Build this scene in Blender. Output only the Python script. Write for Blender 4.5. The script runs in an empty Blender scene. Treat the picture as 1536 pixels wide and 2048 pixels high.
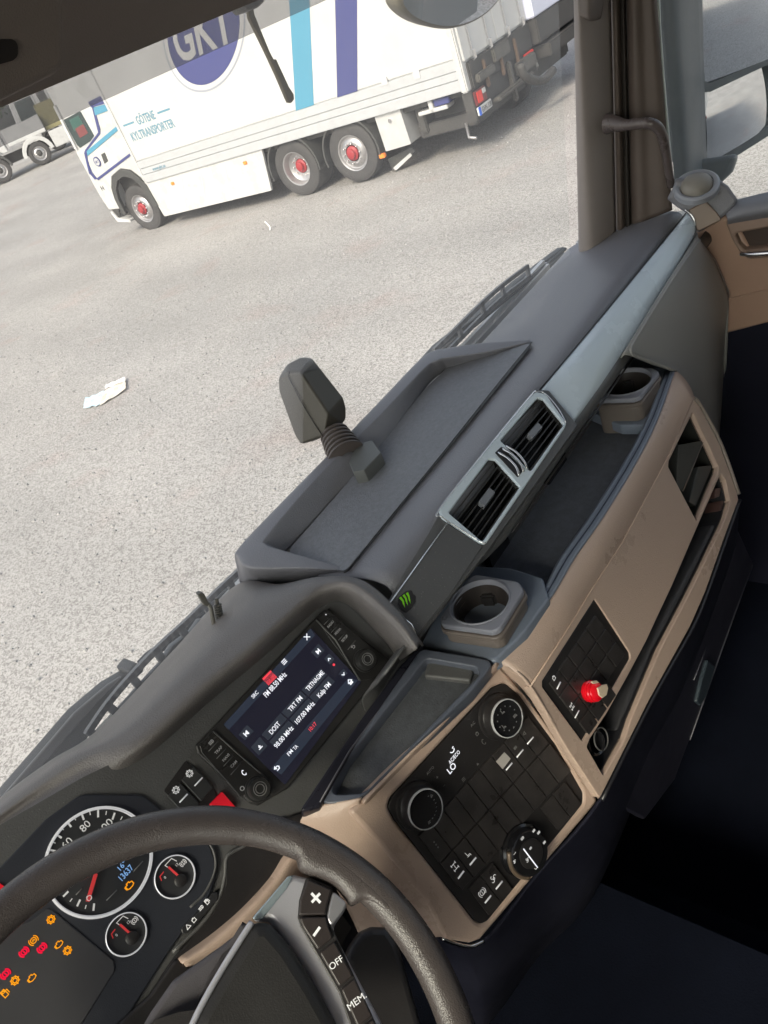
import bpy, bmesh, math, random
from mathutils import Vector, Matrix
from mathutils.geometry import tessellate_polygon
random.seed(4)
R_ = math.radians
sc = bpy.context.scene
COL = sc.collection

# ---------------- camera, sky, sun, exposure ----------------
# origin = the driver's eye; ground lies 2.9 m below it; +Y is the cab's forward direction, +X its right side
FP = 1543.0
PITCH, ROLL, YAW = R_(33.17), R_(23.53), R_(41.64)
GZ = -2.9
cy, sy, cp, sp = math.cos(YAW), math.sin(YAW), math.cos(PITCH), math.sin(PITCH)
F_ = Vector((sy*cp, cy*cp, -sp)); R0 = Vector((cy, -sy, 0)); D0 = F_.cross(R0)
CR = R0*math.cos(ROLL) + D0*math.sin(ROLL); CD = D0*math.cos(ROLL) - R0*math.sin(ROLL)
cam = bpy.data.cameras.new('camera'); camo = bpy.data.objects.new('camera', cam); COL.objects.link(camo)
cam.sensor_fit = 'VERTICAL'; cam.sensor_height = 36; cam.sensor_width = 27
cam.lens = FP/2048*36; cam.clip_start = .02; cam.clip_end = 3000
camo.matrix_world = Matrix(((CR.x, -CD.x, -F_.x, 0), (CR.y, -CD.y, -F_.y, 0), (CR.z, -CD.z, -F_.z, 0), (0, 0, 0, 1)))
sc.camera = camo
W = bpy.data.worlds.new('World'); sc.world = W; W.use_nodes = True
nt = W.node_tree; bg = nt.nodes['Background']; sky = nt.nodes.new('ShaderNodeTexSky'); sky.sky_type = 'NISHITA'
SUN_EL, SUN_AZ = R_(40), R_(259)      # azimuth clockwise from +Y: the sun is to the left and behind
sky.sun_disc = False; sky.sun_elevation = SUN_EL; sky.sun_rotation = SUN_AZ; sky.dust_density = 4; sky.air_density = 1.0; sky.ozone_density = .6
hs_ = nt.nodes.new('ShaderNodeHueSaturation'); hs_.inputs['Saturation'].default_value = .5   # thin overcast: paler than a clear sky
nt.links.new(sky.outputs[0], hs_.inputs['Color']); nt.links.new(hs_.outputs[0], bg.inputs[0]); bg.inputs[1].default_value = .15
sl = bpy.data.lights.new('sun', 'SUN'); sl.energy = 1.4; sl.angle = R_(12); sl.color = (1, .87, .70)
so = bpy.data.objects.new('sun', sl); COL.objects.link(so)
sd = Vector((math.sin(SUN_AZ)*math.cos(SUN_EL), math.cos(SUN_AZ)*math.cos(SUN_EL), math.sin(SUN_EL)))
so.rotation_euler = sd.to_track_quat('Z', 'Y').to_euler(); so.location = (0, 0, 20)
vs = sc.view_settings; vs.view_transform = 'Standard'; vs.look = 'None'; vs.exposure = 1.02; vs.gamma = 1; vs.use_curve_mapping = False
sc.cycles.max_bounces = 10; sc.cycles.transparent_max_bounces = 12; sc.cycles.diffuse_bounces = 6

# ---------------- calibration helpers: a direction seen from the driver's eye, met with a real plane ----------------
def ray(px, py): return CR*((px-768)/FP) + CD*((py-1024)/FP) + F_
def PZ(px, py, z): d = ray(px, py); return d*(z/d.z)
def PY(px, py, y): d = ray(px, py); return d*(y/d.y)
def PX(px, py, x): d = ray(px, py); return d*(x/d.x)
class Fr:
    def __init__(s, O, U, V=None, N=None):
        s.O = Vector(O); s.U = Vector(U).normalized()
        if N is None: N = s.U.cross(Vector(V))
        s.N = Vector(N).normalized()
        if s.N.dot(-s.O) < 0: s.N = -s.N
        s.V = s.N.cross(s.U).normalized(); s.U = s.V.cross(s.N).normalized()
    def pt(s, px, py, off=0):
        d = ray(px, py); return d*((s.O + s.N*off).dot(s.N)/d.dot(s.N))
    def uv(s, px, py, off=0):
        p = s.pt(px, py, off) - s.O; return (p.dot(s.U), p.dot(s.V))
    def w(s, u, v, off=0): return s.O + s.U*u + s.V*v + s.N*off
    def uvs(s, pts, off=0): return [s.uv(x, y, off) for x, y in pts]
    def mat(s, off=0):
        o = s.O + s.N*off
        return Matrix(((s.U.x, s.V.x, s.N.x, o.x), (s.U.y, s.V.y, s.N.y, o.y), (s.U.z, s.V.z, s.N.z, o.z), (0, 0, 0, 1)))
def from3(a, b, c): return Fr(a, b-a, c-a)

# ---------------- materials ----------------
MATS = {}
def mat(name, col, rough=.5, metal=0, bump=0, scale=400, var=0, vscale=8, spec=.5, coat=0, emit=None, es=1, detail=3, dust=0):
    if name in MATS: return MATS[name]
    m = bpy.data.materials.new(name); m.use_nodes = True; t = m.node_tree; b = t.nodes['Principled BSDF']
    b.inputs['Base Color'].default_value = (*col, 1); b.inputs['Roughness'].default_value = rough; b.inputs['Metallic'].default_value = metal
    b.inputs['Specular IOR Level'].default_value = spec; b.inputs['Coat Weight'].default_value = coat
    tc = t.nodes.new('ShaderNodeTexCoord')
    if bump:
        n = t.nodes.new('ShaderNodeTexNoise'); n.inputs['Scale'].default_value = scale; n.inputs['Detail'].default_value = detail
        t.links.new(tc.outputs['Object'], n.inputs['Vector'])
        bp = t.nodes.new('ShaderNodeBump'); bp.inputs['Strength'].default_value = bump; bp.inputs['Distance'].default_value = .001
        t.links.new(n.outputs[0], bp.inputs['Height']); t.links.new(bp.outputs[0], b.inputs['Normal'])
    if var:
        n2 = t.nodes.new('ShaderNodeTexNoise'); n2.inputs['Scale'].default_value = vscale; n2.inputs['Detail'].default_value = 6; n2.inputs['Roughness'].default_value = .65
        t.links.new(tc.outputs['Object'], n2.inputs['Vector'])
        mr = t.nodes.new('ShaderNodeMapRange'); mr.inputs[1].default_value = .3; mr.inputs[2].default_value = .7; mr.inputs[3].default_value = 1-var; mr.inputs[4].default_value = 1+var
        t.links.new(n2.outputs[0], mr.inputs[0])
        mx = t.nodes.new('ShaderNodeMix'); mx.data_type = 'RGBA'; mx.blend_type = 'MULTIPLY'; mx.inputs[0].default_value = 1
        mx.inputs[6].default_value = (*col, 1); t.links.new(mr.outputs[0], mx.inputs[7]); t.links.new(mx.outputs[2], b.inputs['Base Color'])
        mr2 = t.nodes.new('ShaderNodeMapRange'); mr2.inputs[1].default_value = .3; mr2.inputs[2].default_value = .7; mr2.inputs[3].default_value = max(.03, rough-.09); mr2.inputs[4].default_value = min(1, rough+.09)
        t.links.new(n2.outputs[0], mr2.inputs[0]); t.links.new(mr2.outputs[0], b.inputs['Roughness'])
    if dust:      # fine dust specks and a few longer scuffs lying on the surface
        vo = t.nodes.new('ShaderNodeTexVoronoi'); vo.inputs['Scale'].default_value = 210; t.links.new(tc.outputs['Object'], vo.inputs['Vector'])
        nz = t.nodes.new('ShaderNodeTexNoise'); nz.inputs['Scale'].default_value = 14; nz.inputs['Detail'].default_value = 4; t.links.new(tc.outputs['Object'], nz.inputs['Vector'])
        m1 = t.nodes.new('ShaderNodeMapRange'); m1.inputs[1].default_value = .16; m1.inputs[2].default_value = .06; m1.inputs[3].default_value = 0; m1.inputs[4].default_value = 1; t.links.new(vo.outputs['Distance'], m1.inputs[0])
        m2 = t.nodes.new('ShaderNodeMapRange'); m2.inputs[1].default_value = .42; m2.inputs[2].default_value = .72; m2.inputs[3].default_value = .15; m2.inputs[4].default_value = 1; t.links.new(nz.outputs[0], m2.inputs[0])
        m3 = t.nodes.new('ShaderNodeMath'); m3.operation = 'MULTIPLY'; t.links.new(m1.outputs[0], m3.inputs[0]); t.links.new(m2.outputs[0], m3.inputs[1])
        m4 = t.nodes.new('ShaderNodeMath'); m4.operation = 'MULTIPLY'; m4.inputs[1].default_value = dust; t.links.new(m3.outputs[0], m4.inputs[0])
        mx2 = t.nodes.new('ShaderNodeMix'); mx2.data_type = 'RGBA'; t.links.new(m4.outputs[0], mx2.inputs[0]); mx2.inputs[7].default_value = (.55, .53, .50, 1)
        src = b.inputs['Base Color'].links[0].from_socket if b.inputs['Base Color'].links else None
        if src: t.links.new(src, mx2.inputs[6])
        else: mx2.inputs[6].default_value = (*col, 1)
        t.links.new(mx2.outputs[2], b.inputs['Base Color'])
    if emit:
        es *= .5
        b.inputs['Emission Color'].default_value = (*emit, 1); b.inputs['Emission Strength'].default_value = es
    MATS[name] = m; return m
def glassmat(name, tint, refl=.06, haze=.0, rough=.0):
    m = bpy.data.materials.new(name); m.use_nodes = True; t = m.node_tree; t.nodes.clear()
    o = t.nodes.new('ShaderNodeOutputMaterial'); tr = t.nodes.new('ShaderNodeBsdfTransparent'); tr.inputs[0].default_value = (*tint, 1)
    g = t.nodes.new('ShaderNodeBsdfGlossy'); g.inputs['Roughness'].default_value = rough
    fz = t.nodes.new('ShaderNodeFresnel'); fz.inputs[0].default_value = 1.3
    mx = t.nodes.new('ShaderNodeMixShader'); t.links.new(fz.outputs[0], mx.inputs[0]); t.links.new(tr.outputs[0], mx.inputs[1]); t.links.new(g.outputs[0], mx.inputs[2])
    last = mx
    if haze:
        d = t.nodes.new('ShaderNodeBsdfTranslucent'); d.inputs[0].default_value = (.95, .93, .9, 1)
        m2 = t.nodes.new('ShaderNodeMixShader'); m2.inputs[0].default_value = haze
        tc = t.nodes.new('ShaderNodeTexCoord'); nz = t.nodes.new('ShaderNodeTexNoise'); nz.inputs['Scale'].default_value = 5; nz.inputs['Detail'].default_value = 7; nz.inputs['Roughness'].default_value = .6; nz.inputs['Distortion'].default_value = 1.2
        mr = t.nodes.new('ShaderNodeMapRange'); mr.inputs[1].default_value = .3; mr.inputs[2].default_value = .7; mr.inputs[3].default_value = haze*.75; mr.inputs[4].default_value = haze*1.3
        t.links.new(tc.outputs['Object'], nz.inputs['Vector']); t.links.new(nz.outputs[0], mr.inputs[0]); t.links.new(mr.outputs[0], m2.inputs[0])
        t.links.new(mx.outputs[0], m2.inputs[1]); t.links.new(d.outputs[0], m2.inputs[2]); last = m2
    t.links.new(last.outputs[0], o.inputs[0]); return m
DASH = mat('dash_soft_grey', (.20, .20, .22), .44, bump=.7, scale=520, var=.10, vscale=5, dust=.35)
DASHD = mat('dash_dark_grey', (.105, .105, .105), .42, bump=.5, scale=520, var=.10, dust=.3)
HOOD = mat('binnacle_leather', (.16, .147, .142), .42, bump=.8, scale=600, var=.1, vscale=12, dust=.2)
TAN = mat('tan_plastic', (.55, .415, .34), .32, bump=.5, scale=600, var=.03, vscale=6, dust=.03)
TANB = mat('tan_door', (.46, .30, .22), .45, bump=.3, scale=900, var=.06, vscale=4)
BLK = mat('black_plastic', (.026, .024, .025), .38, bump=.2, scale=900, var=.25, dust=.10)
BLKG = mat('black_gloss', (.012, .012, .014), .14, var=.1)
BTN = mat('black_button', (.040, .036, .036), .34, bump=.15, scale=1200, var=.3, vscale=40, dust=.12)
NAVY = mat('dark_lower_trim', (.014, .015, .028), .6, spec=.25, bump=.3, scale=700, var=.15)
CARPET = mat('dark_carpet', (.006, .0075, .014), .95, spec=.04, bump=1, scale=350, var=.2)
BLUEG = mat('blue_grey_trim', (.20, .235, .30), .42, bump=.2, scale=900, var=.05)
SILV = mat('silver_blue_trim', (.64, .73, .79), .27, metal=.0, bump=.08, scale=600, var=.02, vscale=6)
CHR = mat('chrome', (.8, .8, .8), .15, metal=1)
SATIN = mat('satin_silver', (.5, .5, .54), .35, metal=.75, var=.04)
LEA = mat('wheel_leather', (.075, .064, .062), .24, bump=.55, scale=850, var=.12, vscale=16, detail=2)
WHT = mat('print_white', (.75, .75, .75), .5)
GRYP = mat('print_grey', (.22, .22, .22), .5)
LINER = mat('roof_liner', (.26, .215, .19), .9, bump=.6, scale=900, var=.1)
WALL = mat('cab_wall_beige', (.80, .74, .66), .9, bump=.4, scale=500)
PIL = mat('pillar_trim', (.27, .235, .215), .6, bump=.35, scale=800, var=.06, vscale=5)
SEAL = mat('door_seal_brown', (.11, .085, .07), .55, bump=.2, scale=500, var=.1)
OUTB = mat('outside_black_plastic', (.05, .05, .047), .55, bump=.3, scale=300, var=.15)
WINDG = glassmat('windscreen_glass', (.95, .97, .95), haze=.11)
SIDEG = glassmat('side_glass', (.93, .96, .94), haze=.02)
SMOKE = glassmat('smoked_visor_acrylic', (.36, .36, .37), haze=.03)
MIRR = mat('mirror_silver', (.86, .88, .9), .015, metal=1)
TWH = mat('truck_white_paint', (.50, .50, .49), .3, var=.08, vscale=2.5, coat=.4)
TPN = mat('box_white_panel', (.50, .50, .49), .4, var=.05, vscale=1.6)
TRAIL = mat('alu_rail', (.44, .45, .46), .4, metal=.1, var=.05)
TBLU = mat('sticker_dark_blue', (.045, .052, .17), .4)
TCY = mat('sticker_light_blue', (.07, .25, .36), .4)
TYRE = mat('tyre_rubber', (.045, .043, .042), .75, bump=.8, scale=60, var=.2, vscale=4)
RIMM = mat('wheel_silver', (.38, .37, .37), .35, metal=.7, var=.1, vscale=20)
REDH = mat('hub_red', (.30, .02, .025), .4)
CHAS = mat('chassis_black', (.045, .043, .04), .7, var=.25, vscale=3)
ORAN = mat('lamp_orange', (.9, .25, .03), .3)
REDL = mat('lamp_red', (.7, .03, .02), .3)
TGLS = mat('truck_window', (.03, .045, .045), .08, var=.2, vscale=2)
SMOKEB = mat('grey_box', (.5, .5, .5), .5, var=.05)

# ---------------- object helpers ----------------
ORG = {}
def root_org(o):
    while o is not None:
        if o.name in ORG: return ORG[o.name]
        o = o.parent
    return Vector((0, 0, 0))
def thing(name, label, cat, loc, group=None):
    o = bpy.data.objects.new(name, None); COL.objects.link(o); o.location = loc; o.empty_display_size = .05
    o['label'] = label; o['category'] = cat
    if group: o['group'] = group
    ORG[o.name] = Vector(loc); return o
def link(name, me, m, parent=None, smooth=False, auto=True):
    o = bpy.data.objects.new(name, me)
    COL.objects.link(o)
    if m is not None:
        me.materials.clear(); me.materials.append(m)
    if parent is not None:
        me.transform(Matrix.Translation(-root_org(parent))); o.parent = parent
    else:
        xs = [v.co for v in me.vertices]; mn = Vector([min(c[i] for c in xs) for i in range(3)]); mx = Vector([max(c[i] for c in xs) for i in range(3)])
        c = Vector(((mn.x+mx.x)/2, (mn.y+mx.y)/2, mn.z)); me.transform(Matrix.Translation(-c)); o.location = c; ORG[o.name] = c
    if smooth:
        for p in me.polygons: p.use_smooth = True
    return o
def lab(o, label, cat=None, group=None):
    o['label'] = label
    if cat: o['category'] = cat
    if group: o['group'] = group
    return o
def struct(o): o['kind'] = 'structure'; return o
def mesh(verts, faces):
    me = bpy.data.meshes.new('m'); me.from_pydata([tuple(v) for v in verts], [], faces); me.update(); return me
def join(mes):
    bm = bmesh.new()
    for m in mes: bm.from_mesh(m)
    me = bpy.data.meshes.new('m'); bm.to_mesh(me); bm.free(); return me
def curve_mesh(cu):
    o = bpy.data.objects.new('tmp', cu); COL.objects.link(o)
    bpy.context.view_layer.update()
    dg = bpy.context.evaluated_depsgraph_get()
    me = bpy.data.meshes.new_from_object(o.evaluated_get(dg))
    bpy.data.objects.remove(o); return me
def rpoly(pts, r, n=5):
    if r <= 0: return list(pts)
    out = []; N = len(pts)
    for i in range(N):
        p0, p1, p2 = Vector(pts[i-1]), Vector(pts[i]), Vector(pts[(i+1) % N])
        a, b = p0-p1, p2-p1; la, lb = a.length, b.length
        if la < 1e-6 or lb < 1e-6: continue
        a /= la; b /= lb; ang = a.angle(b)
        if ang > 3.0: out.append(tuple(p1)); continue
        t = min(r/math.tan(ang/2), la*.48, lb*.48)
        A, B = p1+a*t, p1+b*t
        for k in range(n+1):
            s = k/n; q = A*(1-s)**2 + p1*(2*s*(1-s)) + B*s*s; out.append(tuple(q))
    return out
def area(l): return sum(l[i-1][0]*l[i][1]-l[i][0]*l[i-1][1] for i in range(len(l)))/2
def prism_me(fr, loops, o0, o1, bevel=0, bres=2):
    """loops in the frame's uv metres; first is the outline, the rest are holes; solid between offsets o0 < o1"""
    cu = bpy.data.curves.new('c', 'CURVE'); cu.dimensions = '2D'; cu.fill_mode = 'BOTH'
    h = (o1-o0)/2; bevel = min(bevel, h*.95); cu.extrude = h-bevel; cu.bevel_depth = bevel; cu.bevel_resolution = bres; cu.offset = -bevel
    for k, l in enumerate(loops):
        l = list(l)
        if (area(l) > 0) != (k == 0): l.reverse()
        s = cu.splines.new('POLY'); s.points.add(len(l)-1); s.use_cyclic_u = True
        for i, p in enumerate(l): s.points[i].co = (p[0], p[1], 0, 1)
    me = curve_mesh(cu); me.transform(fr.mat((o0+o1)/2)); return me
def prism(name, fr, pts, o0, o1, m, parent=None, r=0, bevel=0, holes=(), smooth=False, uv=False, at=None, hr=None):
    """pts: directions (pixels) met with the frame at its outer face, or uv metres when uv=True"""
    at = o1 if at is None else at
    L = [list(pts) if uv else fr.uvs(pts, at)] + [(list(h) if uv else fr.uvs(h, at)) for h in holes]
    L = [rpoly(L[0], r)] + [rpoly(h, r if hr is None else hr) for h in L[1:]]
    return link(name, prism_me(fr, L, o0, o1, bevel), m, parent, smooth)
def disc_loop(c, r, n=40, ry=None): return [(c[0]+r*math.cos(2*math.pi*i/n), c[1]+(ry or r)*math.sin(2*math.pi*i/n)) for i in range(n)]
def circ3(fr, a, b, c, off=0):
    (ax, ay), (bx, by), (cx, cy_) = fr.uv(*a, off), fr.uv(*b, off), fr.uv(*c, off)
    d = 2*(ax*(by-cy_)+bx*(cy_-ay)+cx*(ay-by))
    ux = ((ax*ax+ay*ay)*(by-cy_)+(bx*bx+by*by)*(cy_-ay)+(cx*cx+cy_*cy_)*(ay-by))/d
    uy = ((ax*ax+ay*ay)*(cx-bx)+(bx*bx+by*by)*(ax-cx)+(cx*cx+cy_*cy_)*(bx-ax))/d
    return (ux, uy), math.hypot(ax-ux, ay-uy)
def cr(p0, p1, p2, p3, t):
    return ((p1*2) + (p2-p0)*t + (p0*2-p1*5+p2*4-p3)*t*t + (-p0+p1*3-p2*3+p3)*t*t*t)*.5
def resample(pts, n):
    P = [pts[0]*2-pts[1]] + list(pts) + [pts[-1]*2-pts[-2]]; out = []; m = len(pts)-1
    for i in range(n+1):
        s = i/n*m; k = min(int(s), m-1); out.append(cr(P[k], P[k+1], P[k+2], P[k+3], s-k))
    return out
def patch(name, rows, m, parent, nu=24, nv=12, thick=.004, lin=False):
    rows = [[Vector(p) for p in r] for r in rows]
    rr = [resample(r, nu) for r in rows] if not lin else rows
    if lin: nu = len(rows[0])-1
    cols = [resample([r[i] for r in rr], nv) for i in range(nu+1)] if not lin else [[r[i] for r in rr] for i in range(nu+1)]
    if lin: nv = len(rows)-1
    V = [cols[i][j] for i in range(nu+1) for j in range(nv+1)]
    F = [(i*(nv+1)+j, (i+1)*(nv+1)+j, (i+1)*(nv+1)+j+1, i*(nv+1)+j+1) for i in range(nu) for j in range(nv)]
    me = mesh(V, F)
    s = 0
    for p in me.polygons: s += p.normal.dot(-p.center)*p.area
    if s < 0: me.flip_normals()
    o = link(name, me, m, parent, True)
    if thick:
        md = o.modifiers.new('solid', 'SOLIDIFY'); md.thickness = thick; md.offset = -1
    return o
def tube_me(pts, rad, seg=10, sm=0, caps=True, flat=1.0, up=None):
    P = [Vector(p) for p in pts]
    if sm: P = resample(P, sm)
    n = len(P); rads = rad if isinstance(rad, (list, tuple)) else [rad]*n
    if len(rads) != n:
        rads = [rads[min(len(rads)-1, int(i/(n-1)*(len(rads)-1)))]*(1-((i/(n-1)*(len(rads)-1)) % 1)) + rads[min(len(rads)-1, int(i/(n-1)*(len(rads)-1))+1)]*((i/(n-1)*(len(rads)-1)) % 1) for i in range(n)]
    V = []; F = []; pu = Vector(up) if up else None
    for i in range(n):
        t = (P[min(i+1, n-1)]-P[max(i-1, 0)]).normalized()
        if pu is None: pu = t.orthogonal()
        a = (pu - t*pu.dot(t)).normalized(); pu = a if not up else Vector(up); b = t.cross(a)
        for k in range(seg):
            an = 2*math.pi*k/seg; V.append(P[i] + (a*math.cos(an)*flat + b*math.sin(an))*rads[i])
    for i in range(n-1):
        for k in range(seg): F.append((i*seg+k, i*seg+(k+1) % seg, (i+1)*seg+(k+1) % seg, (i+1)*seg+k))
    if caps: F.append(tuple(range(seg))[::-1]); F.append(tuple((n-1)*seg+k for k in range(seg)))
    return mesh(V, F)
def tube(name, pts, rad, m, parent=None, **k): return link(name, tube_me(pts, rad, **k), m, parent, True)
def lathe_me(fr, c, prof, n=40, ry=1):
    V = []; F = []
    for (r, o) in prof:
        for k in range(n):
            a = 2*math.pi*k/n; V.append(fr.w(c[0]+r*math.cos(a), c[1]+ry*r*math.sin(a), o))
    for i in range(len(prof)-1):
        for k in range(n): F.append((i*n+k, i*n+(k+1) % n, (i+1)*n+(k+1) % n, (i+1)*n+k))
    me = mesh(V, F); bm = bmesh.new(); bm.from_mesh(me); bmesh.ops.remove_doubles(bm, verts=bm.verts, dist=1e-6); bmesh.ops.recalc_face_normals(bm, faces=bm.faces); bm.to_mesh(me); bm.free(); return me
def lathe(name, fr, c, prof, m, parent, n=40, smooth=True):
    o = link(name, lathe_me(fr, c, prof, n), m, parent, smooth)
    if smooth:
        md = o.modifiers.new('e', 'EDGE_SPLIT'); md.split_angle = R_(40)
    return o
def box_me(lo, hi, bev=0):
    bm = bmesh.new(); bmesh.ops.create_cube(bm, size=1)
    for v in bm.verts: v.co = Vector([lo[i]+(v.co[i]+.5)*(hi[i]-lo[i]) for i in range(3)])
    if bev: bmesh.ops.bevel(bm, geom=bm.edges[:], offset=bev, segments=2, affect='EDGES')
    me = bpy.data.meshes.new('m'); bm.to_mesh(me); bm.free(); return me
def box(name, lo, hi, m, parent=None, bev=0, M=None):
    me = box_me(lo, hi, bev)
    if M is not None: me.transform(M)
    return link(name, me, m, parent)
FONTS = {}
def txt_me(fr, s, uv, h, off=.0006, wid=None, bold=0, ang=0, ext=.00015, shear=0):
    cu = bpy.data.curves.new('t', 'FONT'); cu.body = s; cu.size = 1; cu.extrude = .5; cu.offset = bold; cu.shear = shear; cu.resolution_u = 3
    me = curve_mesh(cu)
    xs = [v.co.x for v in me.vertices]; ys = [v.co.y for v in me.vertices]
    cx, cyy = (min(xs)+max(xs))/2, .35
    k = h/.7; kx = wid/(max(xs)-min(xs)) if wid else k
    me.transform(Matrix.Diagonal((kx, k, ext*2, 1)) @ Matrix.Translation((-cx, -cyy, 0)))
    me.transform(Matrix.Rotation(ang, 4, 'Z')); me.transform(Matrix.Translation((uv[0], uv[1], off))); me.transform(fr.mat(0)); return me
def txt(name, fr, s, px, h, m, parent, off=.0006, **k):
    return link(name, txt_me(fr, s, fr.uv(*px, off), h, off, **k), m, parent)
def strokes_me(fr, lines, c, size, w, off, th=.0002, ang=0):
    mes = []; ca, sa = math.cos(ang), math.sin(ang)
    for l in lines:
        q = [(c[0]+(x*ca-y*sa)*size, c[1]+(x*sa+y*ca)*size) for x, y in l]
        for a, b in zip(q[:-1], q[1:]):
            a, b = Vector(a), Vector(b); d = (b-a)
            if d.length < 1e-7: continue
            d.normalize(); n = Vector((-d.y, d.x))*w/2; e = d*w*.35
            c4 = [a-e+n, b+e+n, b+e-n, a-e-n]
            V = [fr.w(p.x, p.y, off-th) for p in c4] + [fr.w(p.x, p.y, off+th) for p in c4]
            mes.append(mesh(V, [(3, 2, 1, 0), (4, 5, 6, 7), (0, 1, 5, 4), (1, 2, 6, 5), (2, 3, 7, 6), (3, 0, 4, 7)]))
    return join(mes)
def circ(r=1, n=14, cx=0, cy=0, a0=0, a1=360): return [(cx+r*math.cos(R_(a0+(a1-a0)*i/n)), cy+r*math.sin(R_(a0+(a1-a0)*i/n))) for i in range(n+1)]
ICON = {
 'brake': [circ(.62), circ(1, 8, 0, 0, 130, 230), circ(1, 8, 0, 0, -50, 50), [(0, .3), (0, -.1)], [(0, -.28), (0, -.36)]],
 'abs': [circ(.62), circ(1, 8, 0, 0, 130, 230), circ(1, 8, 0, 0, -50, 50), [(-.3, -.15), (0, .2), (.3, -.15)]],
 'engine': [[(-.8, -.4), (-.8, .35), (-.3, .35), (-.3, .6), (.3, .6), (.3, .35), (.8, .2), (.8, -.4), (.3, -.6), (-.4, -.6), (-.8, -.4)], [(-1, -.3), (-1, .3)]],
 'fuel': [[(-.6, -.8), (-.6, .8), (.3, .8), (.3, -.8), (-.6, -.8)], [(-.4, .2), (.1, .2), (.1, .6), (-.4, .6), (-.4, .2)], [(.3, .3), (.7, .3), (.7, -.6)]],
 'gear': [circ(.45), circ(.85, 8), [(-1, 0), (-.6, 0)], [(1, 0), (.6, 0)], [(0, 1), (0, .6)], [(0, -1), (0, -.6)], [(.7, .7), (.45, .45)], [(-.7, .7), (-.45, .45)], [(.7, -.7), (.45, -.45)], [(-.7, -.7), (-.45, -.45)]],
 'axle': [[(-.7, .7), (.7, .7)], [(0, .7), (0, -.7)], [(-.7, -.7), (.7, -.7)], [(-.7, .4), (-.7, 1)], [(.7, .4), (.7, 1)], [(-.7, -.4), (-.7, -1)], [(.7, -.4), (.7, -1)]],
 'lamp': [circ(.5, 8, .3, 0, -90, 90), [(.3, .5), (.3, -.5)], [(0, .4), (-.8, .4)], [(0, 0), (-.8, 0)], [(0, -.4), (-.8, -.4)]],
 'box': [[(-.6, -.6), (-.6, .5), (.6, .5), (.6, -.6), (-.6, -.6)], [(-.2, .8), (.2, .8)]],
 'x': [[(-.7, -.7), (.7, .7)], [(-.7, .7), (.7, -.7)]],
 'list': [[(-.8, .6), (.8, .6)], [(-.8, 0), (.8, 0)], [(-.8, -.6), (.8, -.6)]],
 'next': [[(-.6, .6), (.3, 0), (-.6, -.6), (-.6, .6)], [(-.3, .3), (-.3, -.3)], [(.6, .7), (.6, -.7)]],
 'prev': [[(.6, .6), (-.3, 0), (.6, -.6), (.6, .6)], [(.3, .3), (.3, -.3)], [(-.6, .7), (-.6, -.7)]],
 'up': [[(-.6, -.3), (0, .4), (.6, -.3)]], 'down': [[(-.6, .3), (0, -.4), (.6, .3)]],
 'home': [[(-.8, 0), (0, .8), (.8, 0)], [(-.5, .1), (-.5, -.7), (.5, -.7), (.5, .1)], [(-.3, -.1), (.3, -.1)], [(-.3, -.4), (.3, -.4)]],
 'back': [[(-.2, .8), (-.7, .4), (-.2, 0)], [(-.7, .4), (.4, .4), (.7, .0), (.4, -.5), (-.4, -.5)]],
 'save': [[(-.7, -.5), (.7, -.5)], [(0, .6), (0, 0)], [(-.3, .2), (0, -.1), (.3, .2)]],
 'phone': [circ(1, 8, .5, 0, 110, 250), [(.15, .9), (.4, .6)], [(.15, -.9), (.4, -.6)]],
 'horn': [[(-.8, .3), (-.3, .3), (.4, .8), (.4, -.8), (-.3, -.3), (-.8, -.3), (-.8, .3)]],
 'tri': [[(-.8, -.6), (0, .8), (.8, -.6), (-.8, -.6)]],
 'plus': [[(-.8, 0), (.8, 0)], [(0, -.8), (0, .8)]], 'minus': [[(-.8, 0), (.8, 0)]],
 'seat': [[(-.4, .9), (-.3, -.2), (.5, -.3), (.6, -.8)], [(-.5, -.5), (.3, -.6)]],
 'fan': [circ(.25), circ(.4, 6, .5, .2, 0, 200), circ(.4, 6, -.5, -.2, 180, 380), circ(.4, 6, -.2, .55, 90, 290)],
}
def icon(name, fr, kind, px, size, w, m, parent, off=.0006, ang=0):
    return link(name, strokes_me(fr, ICON[kind], fr.uv(*px, off), size, w, off, ang=ang), m, parent)

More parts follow.
